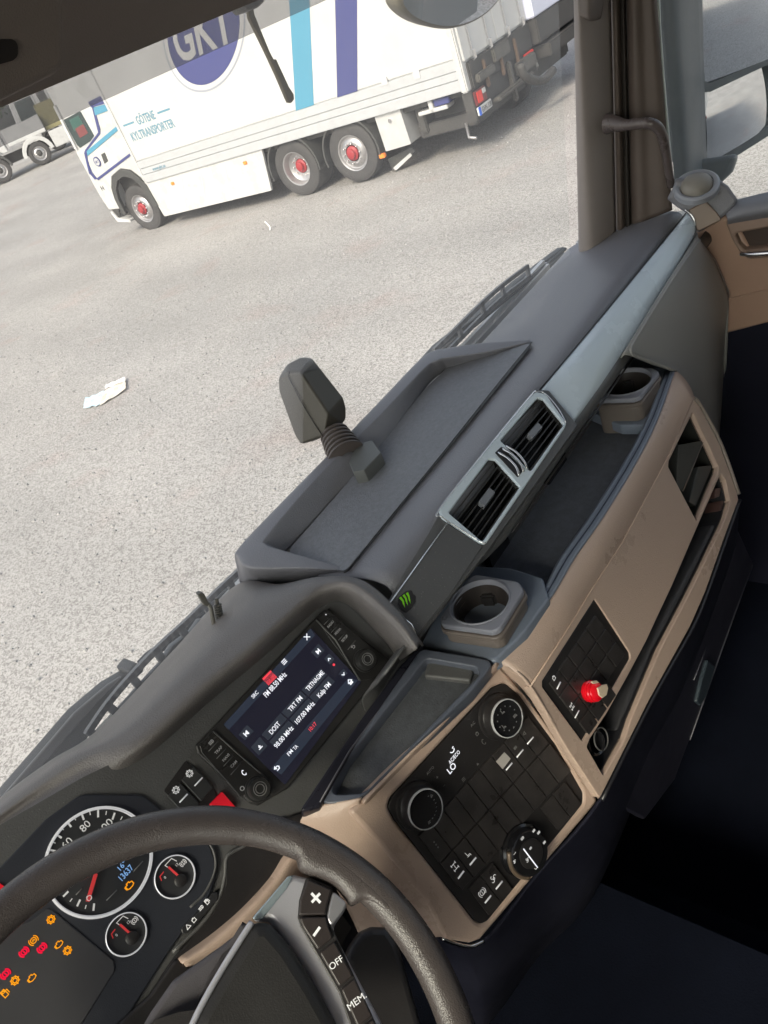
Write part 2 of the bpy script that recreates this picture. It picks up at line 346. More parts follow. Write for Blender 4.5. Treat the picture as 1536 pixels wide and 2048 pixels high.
# ======================= GROUND =======================
def gz(x, y):
    d = math.hypot(x, y); t = min(max(d-19, 0), 26); return GZ + .042*max(0, t-1.5 if t > 3 else t*t/6)
def make_ground():
    xs = [-1500, -400, -120] + [-60+6*i for i in range(31)] + [180, 500, 1500]
    V = []; F = []; n = len(xs)
    for y in xs:
        for x in xs: V.append((x, y, gz(x, y)))
    for j in range(n-1):
        for i in range(n-1): F.append((j*n+i, j*n+i+1, (j+1)*n+i+1, (j+1)*n+i))
    m = bpy.data.materials.new('gravel'); m.use_nodes = True; t = m.node_tree; b = t.nodes['Principled BSDF']; L = t.links.new
    b.inputs['Roughness'].default_value = .95; b.inputs['Specular IOR Level'].default_value = .2
    tc = t.nodes.new('ShaderNodeTexCoord')
    vo = t.nodes.new('ShaderNodeTexVoronoi'); vo.inputs['Scale'].default_value = 66; vo.feature = 'F1'; L(tc.outputs['Object'], vo.inputs['Vector'])
    vo2 = t.nodes.new('ShaderNodeTexVoronoi'); vo2.inputs['Scale'].default_value = 150; L(tc.outputs['Object'], vo2.inputs['Vector'])
    bw = t.nodes.new('ShaderNodeRGBToBW'); L(vo.outputs['Color'], bw.inputs[0])
    bw2 = t.nodes.new('ShaderNodeRGBToBW'); L(vo2.outputs['Color'], bw2.inputs[0])
    ad = t.nodes.new('ShaderNodeMath'); ad.operation = 'ADD'; L(bw.outputs[0], ad.inputs[0]); L(bw2.outputs[0], ad.inputs[1])
    rp = t.nodes.new('ShaderNodeValToRGB'); e = rp.color_ramp.elements
    e[0].position = .55; e[0].color = (.225, .215, .205, 1); e[1].position = 1.5; e[1].color = (.45, .44, .425, 1)
    e.new(.95).color = (.325, .315, .303, 1); hv = t.nodes.new('ShaderNodeMath'); hv.operation = 'MULTIPLY'; hv.inputs[1].default_value = 1.0
    L(ad.outputs[0], hv.inputs[0]); L(hv.outputs[0], rp.inputs[0])
    # worn and damp patches, a faint reddish tint here and there
    no = t.nodes.new('ShaderNodeTexNoise'); no.inputs['Scale'].default_value = .35; no.inputs['Detail'].default_value = 5; L(tc.outputs['Object'], no.inputs['Vector'])
    r2 = t.nodes.new('ShaderNodeValToRGB'); r2.color_ramp.elements[0].position = .38; r2.color_ramp.elements[0].color = (.91, .90, .885, 1); r2.color_ramp.elements[1].position = .66; r2.color_ramp.elements[1].color = (1.06, 1.04, 1.02, 1); L(no.outputs[0], r2.inputs[0])
    mx = t.nodes.new('ShaderNodeMix'); mx.data_type = 'RGBA'; mx.blend_type = 'MULTIPLY'; mx.inputs[0].default_value = 1; L(rp.outputs[0], mx.inputs[6]); L(r2.outputs[0], mx.inputs[7])
    n3 = t.nodes.new('ShaderNodeTexNoise'); n3.inputs['Scale'].default_value = .9; n3.inputs['Detail'].default_value = 3; L(tc.outputs['Object'], n3.inputs['Vector'])
    r3 = t.nodes.new('ShaderNodeValToRGB'); r3.color_ramp.elements[0].position = .58; r3.color_ramp.elements[0].color = (0, 0, 0, 1); r3.color_ramp.elements[1].position = .7; r3.color_ramp.elements[1].color = (.45, .45, .45, 1); L(n3.outputs[0], r3.inputs[0])
    m2 = t.nodes.new('ShaderNodeMix'); m2.data_type = 'RGBA'; m2.blend_type = 'MULTIPLY'; L(r3.outputs[0], m2.inputs[0]); L(mx.outputs[2], m2.inputs[6]); m2.inputs[7].default_value = (1.0, .86, .83, 1)
    L(m2.outputs[2], b.inputs['Base Color'])
    # faint tyre lanes running past the truck
    wv = t.nodes.new('ShaderNodeTexWave'); wv.inputs['Scale'].default_value = .16; wv.inputs['Distortion'].default_value = 5; wv.inputs['Detail'].default_value = 3; wv.inputs['Detail Scale'].default_value = .6
    L(tc.outputs['Object'], wv.inputs['Vector']); r4 = t.nodes.new('ShaderNodeMapRange'); r4.inputs[3].default_value = .97; r4.inputs[4].default_value = 1.04; L(wv.outputs['Fac'], r4.inputs[0])
    m4 = t.nodes.new('ShaderNodeMix'); m4.data_type = 'RGBA'; m4.blend_type = 'MULTIPLY'; m4.inputs[0].default_value = 1; L(m2.outputs[2], m4.inputs[6]); L(r4.outputs[0], m4.inputs[7]); L(m4.outputs[2], b.inputs['Base Color'])
    bp = t.nodes.new('ShaderNodeBump'); bp.inputs['Strength'].default_value = .7; bp.inputs['Distance'].default_value = .010; L(ad.outputs[0], bp.inputs['Height']); L(bp.outputs[0], b.inputs['Normal'])
    o = link('gravel_yard', mesh(V, F), m); struct(o)
make_ground()

# loose stones close to the truck, one mass nobody could count
def stones():
    V = []; F = []
    for i in range(2600):
        d = 4 + 12*random.random()**.8; a = R_(random.uniform(-8, 78)); x, y = d*math.sin(a), d*math.cos(a)
        r = random.uniform(.007, .02); k = len(V); z = GZ
        ring = [(math.cos(q*math.pi/2.5+i)*r*random.uniform(.8, 1.2), math.sin(q*math.pi/2.5+i)*r*random.uniform(.8, 1.2)) for q in range(5)]
        for (u, v) in ring: V.append((x+u, y+v, z-.002))
        for (u, v) in ring: V.append((x+u*.6, y+v*.6, z+r*.8))
        for q in range(5): F.append((k+q, k+(q+1) % 5, k+5+(q+1) % 5, k+5+q))
        F.append(tuple(k+5+q for q in range(5)))
    o = link('loose_stones', mesh(V, F), mat('stone', (.27, .265, .255), .9, var=.35, vscale=3)); o['kind'] = 'stuff'
    lab(o, 'pale loose stones scattered over the gravel yard', 'stones')
stones()

# ======================= WHEELS =======================
def wheel(fr, c, parent, style='flat', off=-.06, R=.5, w=.3, hub=REDH, name='wheel'):
    a = off; s = R/.5
    ty = lathe(name, fr, c, [(.29*s, a-w), (.40*s, a-w), (.485*s, a-w+.02), (R, a-w+.05), (R, a-.05), (.487*s, a-.018), (.46*s, a-.004), (.40*s, a), (.33*s, a-.004), (.295*s, a-.014), (.29*s, a-.03)], TYRE, parent, 48)
    if style == 'deep': pr = [(.295, a-.012), (.302, a-.002), (.285, a-.006), (.268, a-.04), (.258, a-.13), (.20, a-.16), (.13, a-.165)]
    else: pr = [(.295, a-.012), (.302, a+.0), (.285, a-.006), (.268, a-.04), (.25, a-.045), (.22, a-.012), (.17, a-.0), (.14, a-.002)]
    lathe('rim', fr, c, [(r*s, o) for r, o in pr], RIMM, ty, 40)
    hb = a-.165 if style == 'deep' else a-.004
    lathe('hub', fr, c, [(.125*s, hb-.02), (.12*s, hb+.015), (.085*s, hb+.03), (.075*s, hb+.07), (.045*s, hb+.08), (0.0, hb+.08)], hub, ty, 24)
    mes = []
    for k in range(10):
        an = math.pi*2*k/10; mes.append(lathe_me(fr, (c[0]+.168*s*math.cos(an), c[1]+.168*s*math.sin(an)), [(.016, hb-.01), (.016, hb+.035), (.006, hb+.045), (0, hb+.045)], 8))
    link('wheel_nuts', join(mes), CHR, ty, True)
    return ty

# ======================= RIGID TRUCK BESIDE US =======================
TR = Fr((10.733, 15.519, GZ), (.0608, -.99815, 0), N=(-.99815, -.0608, 0))
def tbox(name, u0, u1, z0, z1, o0, o1, m, parent, bev=.01):
    """box in the truck frame: u to the rear, z up, o towards us"""
    me = box_me((u0, z0, o0), (u1, z1, o1), bev); me.transform(TR.mat(0)); return link(name, me, m, parent)
TK = thing('refrigerated_truck', 'white refrigerated box truck with round blue GKT emblem and red wheel hubs', 'truck', TR.w(3, 0, -1.2))
bxh = tbox('cargo_box', .66, 8.44, 1.42, 4.0, -2.5, 0, TPN, TK, .02)
for (z0, z1, o) in ((.99, 1.15, .022), (1.155, 1.27, .014), (1.275, 1.42, .02)):
    tbox('side_rail', .66, 8.44, z0, z1, -2.5, o, TRAIL, bxh, .008)
tbox('corner_post', .60, .70, 1.05, 4.02, -2.5, .025, TWH, bxh, .02); tbox('corner_post', 8.38, 8.50, .95, 4.02, -2.5, .03, TWH, bxh, .02)
def onside(name, pts, m, parent, o=.0, th=.004, r=0, at=None): return prism(name, TR, pts, o-.001, o+th, m, parent, r=r)
def uvpoly(name, pts, m, parent, o=0, th=.004, r=0): return prism(name, TR, pts, o-.001, o+th, m, parent, r=r, uv=True)
# slanting stripes (they lean forward towards the bottom)
uvpoly('light_blue_stripe', [(5.18, 1.425), (5.60, 1.425), (6.74, 3.99), (6.32, 3.99)], TCY, bxh)
uvpoly('dark_blue_stripe', [(6.12, 1.425), (6.55, 1.425), (7.69, 3.99), (7.26, 3.99)], TBLU, bxh)
cu, cv, cr_ = 3.87, 3.05, 1.0
def slant(k): return [(cu+k*(1.05*math.cos(2*math.pi*i/72)+.40*math.sin(2*math.pi*i/72)), cv+k*.89*math.sin(2*math.pi*i/72)) for i in range(72)]   # the emblem is drawn slanted, like the stripes
em = uvpoly('emblem', slant(1.0), mat('emblem_grey', (.30, .32, .36), .4), bxh)
uvpoly('emblem_ring', slant(.965), TPN, bxh, .004, .003); uvpoly('emblem_disc', slant(.875), TBLU, bxh, .008, .003)
g0, g1 = TR.uv(352, 116), TR.uv(463, 76)
link('emblem_lettering', txt_me(TR, 'GKT', (3.90, 3.07), .66, .013, wid=1.62, bold=.02, shear=.42, ext=.002), TPN, bxh)
t0, t1 = TR.uv(263, 277), TR.uv(354, 262); tw = t1[0]-t0[0]; tc_ = (t0[0]+t1[0])/2
TCY2 = mat('sticker_teal', (.10, .24, .32), .5)
link('side_lettering', txt_me(TR, 'KYLTRANSPORTER', (tc_+.02, t0[1]+.02), .155, .004, wid=tw*1.0, bold=.012, ext=.002), TCY2, bxh)
link('side_lettering', txt_me(TR, 'GÖTENE', (tc_, t0[1]+.26), .155, .004, wid=tw*.42, bold=.012, ext=.002), TCY2, bxh)
uvpoly('letter_dash', [(t0[0]-.05, t0[1]+.24), (t0[0]+tw*.22, t0[1]+.24), (t0[0]+tw*.22, t0[1]+.275), (t0[0]-.05, t0[1]+.275)], TCY2, bxh)
uvpoly('letter_dash', [(t1[0]-tw*.22, t0[1]+.24), (t1[0]+.08, t0[1]+.24), (t1[0]+.08, t0[1]+.275), (t1[0]-tw*.22, t0[1]+.275)], TCY2, bxh)
link('side_lettering', txt_me(TR, 'www.gkt.se', (1.25, 1.21), .07, .018, wid=.42, ext=.002), TCY2, bxh)
for (x, y) in ((770, 163), (835, 150)):
    u, v = TR.uv(x, y); tbox('marker_plate', u-.06, u+.06, v-.05, v+.06, -.01, .03, SMOKEB, bxh, .004)
# cab
cab = prism('cab', TR, [(-.98, 3.35), (-.55, 3.62), (.58, 3.62), (.58, 1.02), (.62, .95), (.50, 1.12), (.33, 1.30), (.05, 1.38), (-.3, 1.30), (-.5, 1.08), (-.56, .86), (-.60, .62), (-1.02, .66), (-1.09, 1.05), (-1.09, 1.95), (-1.02, 2.1), (-.97, 2.6)], -2.44, -.03, TWH, TK, r=.04, uv=True, bevel=.03)
uvpoly('wheel_arch', [(.66, .5), (.62, .95), (.50, 1.13), (.33, 1.31), (.05, 1.39), (-.3, 1.31), (-.5, 1.09), (-.58, .86), (-.6, .5), (-.47, .5), (-.46, .85), (-.38, 1.03), (-.2, 1.19), (.05, 1.24), (.28, 1.17), (.42, 1.0), (.5, .8), (.54, .5)], OUTB, cab, -.06, .075)
tbox('wheel_housing', -.48, .55, .45, 1.2, -2.3, -.25, CHAS, cab)
wd = onside('side_window', [(127, 240), (160, 222), (188, 272), (180, 283), (160, 296), (154, 290)], TGLS, cab, -.03, .01, .03)
uvpoly('window_pillar', [(-1.0, 2.02), (-.93, 2.02), (-.88, 2.9), (-.95, 2.9)], TWH, cab, -.03, .05, .01)
onside('painted_reflection', [(138, 240), (156, 231), (168, 250), (160, 262), (148, 262)], mat('reflection_green', (.025, .08, .065), .5), wd, -.02, .005)  # green and red reflections in the glass, painted as flat panels
onside('painted_reflection', [(150, 258), (166, 248), (176, 266), (160, 276)], mat('reflection_red', (.16, .04, .04), .5), wd, -.02, .006)
B2 = TBLU
onside('blue_roof_band', [(176, 204), (204, 190), (211, 207), (182, 215)], B2, cab, -.03, .012)
onside('light_blue_band', [(187, 215), (217, 207), (222, 219), (190, 231)], TCY, cab, -.03, .014)
onside('door_line', [(182, 208), (186, 208), (200, 258), (200, 268), (173, 302), (175, 320), (184, 350), (178, 348), (168, 306), (170, 300), (196, 265)], B2, cab, -.03, .012)
onside('light_blue_band', [(238, 248), (240, 257), (175, 312), (173, 302)], TCY, cab, -.03, .013)
onside('dark_blue_line', [(265, 302), (267, 307), (196, 361), (193, 357)], B2, cab, -.03, .013)
onside('door_line', [(178, 330), (184, 345), (194, 358), (189, 359), (180, 348)], B2, cab, -.03, .012)
u, v = TR.uv(193, 324); lathe('cab_badge', TR, (u, v), [(.10, -.03), (.10, -.012), (0, -.012)], TBLU, cab, 24); lathe('cab_badge', TR, (u, v), [(.075, -.012), (.075, -.008), (0, -.008)], TWH, cab, 24)
link('badge_lettering', txt_me(TR, 'GKT', (u, v), .05, -.007, wid=.12, bold=.02, ext=.001), TBLU, cab)
onside('door_handle_recess', [(202, 309), (209, 305), (216, 322), (209, 328)], OUTB, cab, -.03, .008, .01)
onside('bumper_step', [(194, 382), (222, 378), (232, 395), (240, 432), (238, 436), (215, 410), (205, 400)], CHAS, cab, -.05, .01)
uvpoly('lower_bumper', [(-1.0, .62), (-.93, .38), (-.5, .30), (-.47, .36), (-.85, .46), (-.95, .62)], TWH, cab, -.25, .23, .02)
tbox('front_fascia', -1.06, -.55, .42, .70, -2.4, -.2, CHAS, cab, .02)
link('bumper_lettering', txt_me(TR, 'H', TR.uv(203, 377), .09, -.024, wid=.09, ext=.002), CHAS, cab)
# side skirt, tanks, boxes
sk = onside('side_skirt', [(284, 366), (523, 298), (543, 381), (329, 433), (300, 385)], TWH, TK, -.06, .05, .03)
for (x, y) in ((345, 367), (490, 326)):
    u, v = TR.uv(x, y); tbox('side_marker_lamp', u-.05, u+.05, v-.03, v+.03, -.012, .012, ORAN, sk, .01)
for (a, b) in (((360, 345), (372, 421)), ((398, 334), (412, 412)), ((446, 320), (462, 401))):
    onside('panel_gap', [a, (a[0]+2.2, a[1]), (b[0]+2.2, b[1]), b], SMOKEB, sk, -.011, .003)
tbox('chassis_frame', -.6, 8.3, .78, .99, -1.75, -.7, CHAS, TK); tbox('under_floor', .7, 8.3, .9, 1.0, -2.3, -.12, CHAS, TK); tbox('tank', 1.0, 3.9, .35, .95, -.7, -.12, CHAS, TK, .03); tbox('tank', 1.0, 3.9, .35, .95, -2.4, -1.9, CHAS, TK, .03)
wheel(TR, (0, .5), TK, 'flat', -.10); wheel(TR, (4.65, .5), TK, 'deep', -.06, w=.55); wheel(TR, (6.0, .52), TK, 'flat', -.05, w=.3)
for u in (0, 4.65, 6.0):
    me = tube_me([TR.w(u, .5, -.4), TR.w(u, .5, -2.1)], .09); link('axle', me, CHAS, TK, True)
for u, z in ((0, .5), (4.65, .5), (6.0, .52)):
    FB = Fr(TR.w(0, 0, -2.5), -TR.U, N=-TR.N); FB.N = -TR.N; FB.U = -TR.U; FB.V = Vector((0, 0, 1))
    link('wheel', lathe_me(FB, (-u, z), [(.29, -.4), (.48, -.4), (.5, -.35), (.5, -.1), (.46, -.06), (.3, -.06), (.1, -.1), (0, -.1)], 32), TYRE, TK, True)
for u0 in (4.65, 6.0):
    arc = [(u0+.60*math.cos(R_(a)), .52+.60*math.sin(R_(a))) for a in range(-12, 193, 12)]; arc2 = [(u0+.57*math.cos(R_(a)), .52+.57*math.sin(R_(a))) for a in range(192, -13, -12)]
    uvpoly('mudguard', arc+arc2, OUTB, TK, -.62, .62)
tb = onside('tool_box', [(749, 234), (799, 218), (822, 288), (772, 303)], mat('box_grey', (.55, .55, .54), .4, metal=.3, var=.05), TK, -.5, .46, .02)
u, v = TR.uv(778, 243); lathe('lock', TR, (u, v), [(.04, -.045), (.035, -.02), (0, -.02)], CHR, tb, 16)
for (x, y) in ((733, 227), (763, 313)):
    u, v = TR.uv(x, y); tbox('side_marker_lamp', u-.055, u+.055, v-.035, v+.035, -.08, .0, ORAN, TK, .01)
tbox('coupling_bar', 7.3, 8.4, .42, .62, -2.2, -.25, CHAS, TK, .02); tbox('tail_lift', 7.5, 8.35, .62, .95, -2.3, -.5, CHAS, TK, .02)
tbox('tail_lift_arm', 7.35, 7.5, .5, .95, -.5, -.2, CHAS, TK, .02); tbox('white_bracket', 7.5, 8.05, .80, .86, -.3, -.04, TWH, TK, .01); tbox('white_bracket', 7.72, 7.80, .80, .98, -.3, -.04, TWH, TK, .01)
tbox('blue_plate', 7.82, 8.1, .87, .97, -.3, -.05, TBLU, TK, .01)
RF = Fr(TR.w(8.5, 0, 0), TR.N*-1, V=(0, 0, 1)); RF.N = TR.U.copy(); RF.U = -TR.N; RF.V = Vector((0, 0, 1))   # rear face frame
def rbox(name, u0, u1, z0, z1, o0, o1, m, parent, bev=.008):
    me = box_me((u0, z0, o0), (u1, z1, o1), bev); me.transform(RF.mat(0)); return link(name, me, m, parent)
rbox('rear_door', .05, 1.24, 1.36, 3.95, -.02, .03, TPN, bxh); rbox('rear_door', 1.26, 2.45, 1.36, 3.95, -.02, .03, TPN, bxh)
for uu in (.3, .9, 1.6, 2.2): rbox('door_bar', uu-.02, uu+.02, 1.3, 3.9, .03, .06, CHR, bxh); rbox('door_hinge', uu-.16, uu+.10, 1.95, 2.2, .03, .045, SMOKEB, bxh); rbox('latch', uu-.05, uu+.05, 1.32, 1.45, .03, .09, CHR, bxh)
rbox('tail_bar', .02, 2.48, .52, .95, -.15, .02, CHAS, TK); rbox('folded_tail_lift', .10, 2.45, .95, 1.33, -.1, .05, CHAS, TK, .02)
for uu in (.5, 1.1, 1.7): rbox('tail_lift_hinge', uu, uu+.09, .85, 1.25, .04, .09, mat('rust_brown', (.12, .08, .055), .7, var=.3), TK, .02)
for (a0, a1, z0, z1, o1) in ((.2, .8, 1.0, 1.12, .12), (.9, 1.5, 1.1, 1.3, .10), (1.6, 2.3, .7, .9, .14), (.6, 2.0, .6, .66, .18), (1.3, 1.42, .4, 1.0, .10)): rbox('tail_lift_part', a0, a1, z0, z1, .03, o1, mat('lift_part', (.10, .095, .085), .5, metal=.3, var=.4), TK, .02)
tl = rbox('tail_lamp', .05, .42, .72, .92, .02, .06, mat('lamp_housing', (.12, .02, .02), .3), TK); rbox('lamp_glass', .09, .26, .745, .90, .06, .068, REDL, tl); rbox('reversing_lamp', .29, .40, .83, .90, .06, .066, TWH, tl)
np_ = rbox('number_plate', .03, .50, .58, .70, .03, .07, TWH, TK); rbox('plate_badge', .03, .09, .58, .70, .07, .075, mat('plate_blue', (.02, .12, .6), .4), np_)
link('plate_lettering', txt_me(RF, 'GHN 328', (.30, .64), .075, .072, wid=.34, ext=.001), OUTB, np_)
for uu in (2.05,): rbox('tail_lamp', uu, uu+.37, .72, .92, .02, .06, REDL, TK)
tube('fender_bracket', [TR.w(8.2, .5, -.2), TR.w(8.25, .3, -.1), TR.w(8.4, .28, -.05)], .025, RIMM, TK)
onside('mud_flap', [(775, 318), (822, 295), (830, 302), (786, 342)], OUTB, TK, -.3, .02); onside('mud_flap_lettering', [(786, 336), (820, 306), (824, 311), (792, 341)], SMOKEB, TK, -.278, .004)

# ======================= TRUCKS FAR OFF TO THE LEFT =======================
def far_truck(name, label, org, rear, boxed=False, axles=(0, 1.95, 4.6)):
    """org: ground point under the front axle's near side; rear: direction from nose to tail (to the right as seen)"""
    U = Vector((rear[0], rear[1], 0)).normalized(); N = U.cross(Vector((0, 0, 1)))
    f = Fr(org, U, N=N); T = thing(name, label, 'truck', f.w(1, 0, -1.2)); m = TWH
    def bx(nm, u0, u1, z0, z1, o0, o1, mm, par, bev=.02):
        me = box_me((u0, z0, o0), (u1, z1, o1), bev); me.transform(f.mat(0)); return link(nm, me, mm, par)
    def arch(u0, r0, r1): return [(u0+r1*math.cos(R_(a)), .5+r1*math.sin(R_(a))) for a in range(0, 181, 15)]+[(u0+r0*math.cos(R_(a)), .5+r0*math.sin(R_(a))) for a in range(180, -1, -15)]
    c = link('cab', prism_me(f, [rpoly([(-1.35, .45), (-1.42, 1.6), (-1.2, 2.95), (-.9, 3.2), (.75, 3.2), (.75, 1.05), (.52, 1.05), (.45, 1.15), (.2, 1.25), (-.2, 1.25), (-.48, 1.08), (-.58, .6), (-.62, .45)], .05)], -2.4, 0, .03), m, T)
    link('side_window', prism_me(f, [rpoly([(-.1, 1.85), (-1.1, 1.8), (-.98, 2.65), (-.1, 2.65)], .04)], -.02, .012), TGLS, c)
    link('door_line', prism_me(f, [[(-.02, .9), (0, .9), (0, 2.8), (-.02, 2.8)]], 0, .012), OUTB, c)
    link('cab_vent', prism_me(f, [rpoly([(.2, 1.5), (.62, 1.5), (.62, 2.9), (.2, 2.9)], .03)], 0, .02), OUTB, c)
    bx('bumper', -1.45, -.6, .35, .75, -2.4, .01, SMOKEB, c)
    link('wheel_arch', prism_me(f, [arch(0, .54, .64)], -.4, .03), OUTB, c)
    bx('chassis_frame', -.6, 6.2, .55, .95, -1.7, -.7, CHAS, T)
    for u in axles: wheel(f, (u, .5), T, 'flat', -.05, hub=CHAS)
    if len(axles) > 2:
        link('fender', prism_me(f, [arch(axles[1], .56, .74)], -.5, .0, .01), m, T); bx('side_box', 2.75, 3.5, .45, 1.15, -.6, -.05, m, T); bx('upper_panel', .9, 2.7, 1.2, 1.9, -2.3, -.02, m, T); bx('rear_frame', 2.75, 3.6, 1.2, 2.3, -1.9, -.3, mat('olive_frame', (.20, .18, .08), .6, var=.3), T)
        link('fender', prism_me(f, [arch(axles[2], .56, .66)], -.5, .0, .01), OUTB, T)
    if boxed:
        b = bx('cargo_box', .9, 7.5, 1.0, 4.0, -2.45, -.02, TWH, T)
        link('side_lettering', txt_me(f, 'TRANSPORT', (3.6, 3.3), .4, 0, wid=2.6, ext=.003), OUTB, b)
    return T
def onground(px, py):
    d = ray(px, py)
    for i in range(10, 1500):
        p = d*(i*.1)
        if p.z < gz(p.x, p.y): return Vector((p.x, p.y, gz(p.x, p.y)))
    return d*80
far_truck('parked_truck', 'white multi axle truck parked at the far left edge of the windscreen view', onground(14, 364), (.86, -.51))
pC = onground(92, 329)+Vector((3.4, 3.6, 0)); pC.z = gz(pC.x, pC.y)
far_truck('box_truck', 'white box truck with dark lettering seen through the smoked visor strip', pC, (.80, -.60), boxed=True, axles=(0, 4.8))

# ======================= VEHICLES BEHIND THE TRUCK'S TAIL =======================
def semi():
    O = Vector((13.15, 16.2, gz(13, 10))); U = Vector((.0608, -.99815, 0))
    f = Fr(O, U, N=(-.99815, -.0608, 0)); T = thing('flatbed_trailer', 'pale trailer, its shaded side tinted lavender, with dark underframe behind the box truck tail', 'trailer', f.w(0, 0, -1.2))
    lav = mat('trailer_shade_lavender', (.62, .64, .76), .4, var=.05, vscale=2)  # lavender is the wall's shade, put into its colour
    me = box_me((-3.2, 1.35, -2.4), (9.2, 3.6, 0), .02); me.transform(f.mat(0)); b = link('side_wall', me, lav, T)
    for k in range(9):
        u = -2.6+1.35*k; me = box_me((u, 1.35, 0), (u+.09, 3.6, .05), .01); me.transform(f.mat(0)); link('side_post', me, TWH if k % 2 else SMOKEB, b)
        me = box_me((u+.45, 1.85, 0), (u+1.0, 2.25, .02), .01); me.transform(f.mat(0)); link('vent_panel', me, mat('vent_olive', (.22, .22, .2), .6), b)
        me = box_me((u-.02, 1.2, -.1), (u+.12, 1.42, .07), .02); me.transform(f.mat(0)); link('latch', me, CHR, b)
    me = box_me((-3.2, .95, -2.3), (9.2, 1.34, -.06), .02); me.transform(f.mat(0)); link('chassis_frame', me, CHAS, T)
    me = box_me((-2.0, .35, -2.2), (8.8, .95, -.35), .04); me.transform(f.mat(0)); link('underframe', me, CHAS, T)
    tube('underrun_bar', [PY(*p, 6.75) for p in ((1040, 128), (1048, 150), (1066, 160), (1086, 160), (1098, 150), (1106, 140))], .07, CHAS, T, sm=16)
    for u in (5.4, 6.8, 8.2): wheel(f, (u, .5), T, 'flat', -.35, hub=CHAS)
    me = box_me((8.9, .7, -2.2), (9.3, .9, -.2), .02); me.transform(f.mat(0)); link('tail_bar', me, CHAS, T)
    for (a, z0, z1, w_) in ((3.9, .95, 1.3, .5), (5.2, 1.0, 1.3, .25), (6.0, .7, 1.0, .9), (7.6, 1.0, 1.32, .5), (8.5, .5, .95, .4)):
        me = box_me((a, z0, -.5), (a+w_, z1, .03), .03); me.transform(f.mat(0)); link('side_box', me, mat('lift_part', (0, 0, 0)), T)
    for a in (4.4, 7.2, 8.4):
        tube('mudguard', [f.w(a-.62, .6, -.15), f.w(a-.45, .98, -.15), f.w(a, 1.12, -.15), f.w(a+.45, .98, -.15), f.w(a+.62, .6, -.15)], .03, mat('guard_grey', (.30, .30, .28), .5), T, sm=16)
    me = box_me((3.7, .45, -.4), (5.6, 1.0, -.02), .05); me.transform(f.mat(0)); link('pallet_box', me, mat('warm_grey', (.12, .11, .095), .6, var=.2), T)
semi()
def tree(name, label, x, y, h, seed):
    random.seed(seed); T = thing(name, label, 'tree', (x, y, gz(x, y)), 'trees beyond the yard'); z0 = gz(x, y)
    tube('trunk', [(x, y, z0-.1), (x+.1, y, z0+h*.3), (x-.1, y+.1, z0+h*.7)], [.25, .18, .05], mat('bark', (.1, .07, .05), .9, bump=1, scale=20, var=.3), T)
    V = []; F = []
    for k in range(46):
        a, b = random.uniform(0, 6.28), random.uniform(-.9, 1); rr = h*.34*math.sqrt(1-b*b*.8); c = Vector((x+rr*math.cos(a)*random.uniform(.4, 1), y+rr*math.sin(a)*random.uniform(.4, 1), z0+h*.62+b*h*.36))
        for q in range(60):
            p = c+Vector((random.gauss(0, 1), random.gauss(0, 1), random.gauss(0, .8)))*h*.055; s = h*.013+.05; d1 = Vector((random.gauss(0, 1), random.gauss(0, 1), random.gauss(0, 1))).normalized()*s; d2 = d1.orthogonal().normalized()*s*.6
            i = len(V); V += [p-d1, p+d2, p+d1, p-d2]; F.append((i, i+1, i+2, i+3))
    link('crown', mesh(V, F), mat('foliage', (.06, .10, .035), .8, var=.4, vscale=2), T)
for i, (x, y, h) in enumerate(((34, 78, 11), (44, 74, 13), (55, 66, 10), (64, 58, 14), (24, 84, 12), (72, 40, 12), (70, 26, 11), (68, 12, 13), (60, 48, 9))):
    tree('leafy_tree', '%s leafy tree, %s in the row beyond the yard counted from the left' % (['short', 'tall', 'wide', 'slender', 'round'][i % 5], ['second', 'third', 'fourth', 'fifth', 'first', 'sixth', 'seventh', 'eighth', 'ninth'][i]), x, y, h, i+3)
random.seed(9)
# litter
lp = onground(208, 790)
LF = Fr(lp+Vector((0, 0, .012)), PZ(252, 762, lp.z)-PZ(167, 818, lp.z), N=(0, 0, 1))
def litter():
    T = thing('paper_litter', 'crumpled pale blue and beige paper lying on the gravel', 'litter', lp)
    def sheet(nm, pts, m, zs):
        V = []; n = 6
        a, b, c, d = [LF.w(*LF.uv(*p)) for p in pts]
        for i in range(n+1):
            for j in range(n+1):
                s, t = i/n, j/n; p = (a*(1-s)+b*s)*(1-t)+(d*(1-s)+c*s)*t; V.append(p+Vector((0, 0, random.uniform(0, .02)+zs)))
        link(nm, mesh(V, [(i*(n+1)+j, (i+1)*(n+1)+j, (i+1)*(n+1)+j+1, i*(n+1)+j+1) for i in range(n) for j in range(n)]), m, T)
    sheet('blue_sheet', [(167, 818), (172, 797), (213, 782), (203, 810)], mat('paper_blue', (.55, .72, .80), .7, var=.25, vscale=9), 0)
    sheet('beige_sheet', [(200, 812), (212, 782), (252, 760), (253, 780)], mat('paper_beige', (.72, .66, .56), .7, var=.15, vscale=9), .006)
    sheet('torn_sheet', [(212, 780), (214, 773), (252, 758), (252, 766)], mat('paper_white', (.8, .8, .8), .7), .014)
litter()

wsg = onground(541, 462)
tw_ = tube('chip_glint', [wsg+Vector((0, 0, .01)), wsg+Vector((.05, .03, .06)), wsg+Vector((.02, .06, .16))], .012, mat('paper_white', (.8, .8, .8), .7), sm=8); lab(tw_, 'tiny pale sliver in front of the truck, standing in for the glint of a windscreen chip', 'litter')  # pale sliver added for a reflection in the chipped glass
# ======================= CAB SHELL =======================
CAB = thing('truck_cab', 'beige and grey truck cab interior round the dashboard with windscreen pillars and roof liner', 'cab', (.4, 0, -1.75))
FLZ = -1.55
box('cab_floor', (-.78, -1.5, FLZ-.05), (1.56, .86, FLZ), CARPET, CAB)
box('rear_wall', (-.8, -1.55, FLZ), (1.6, -1.5, .62), WALL, CAB)
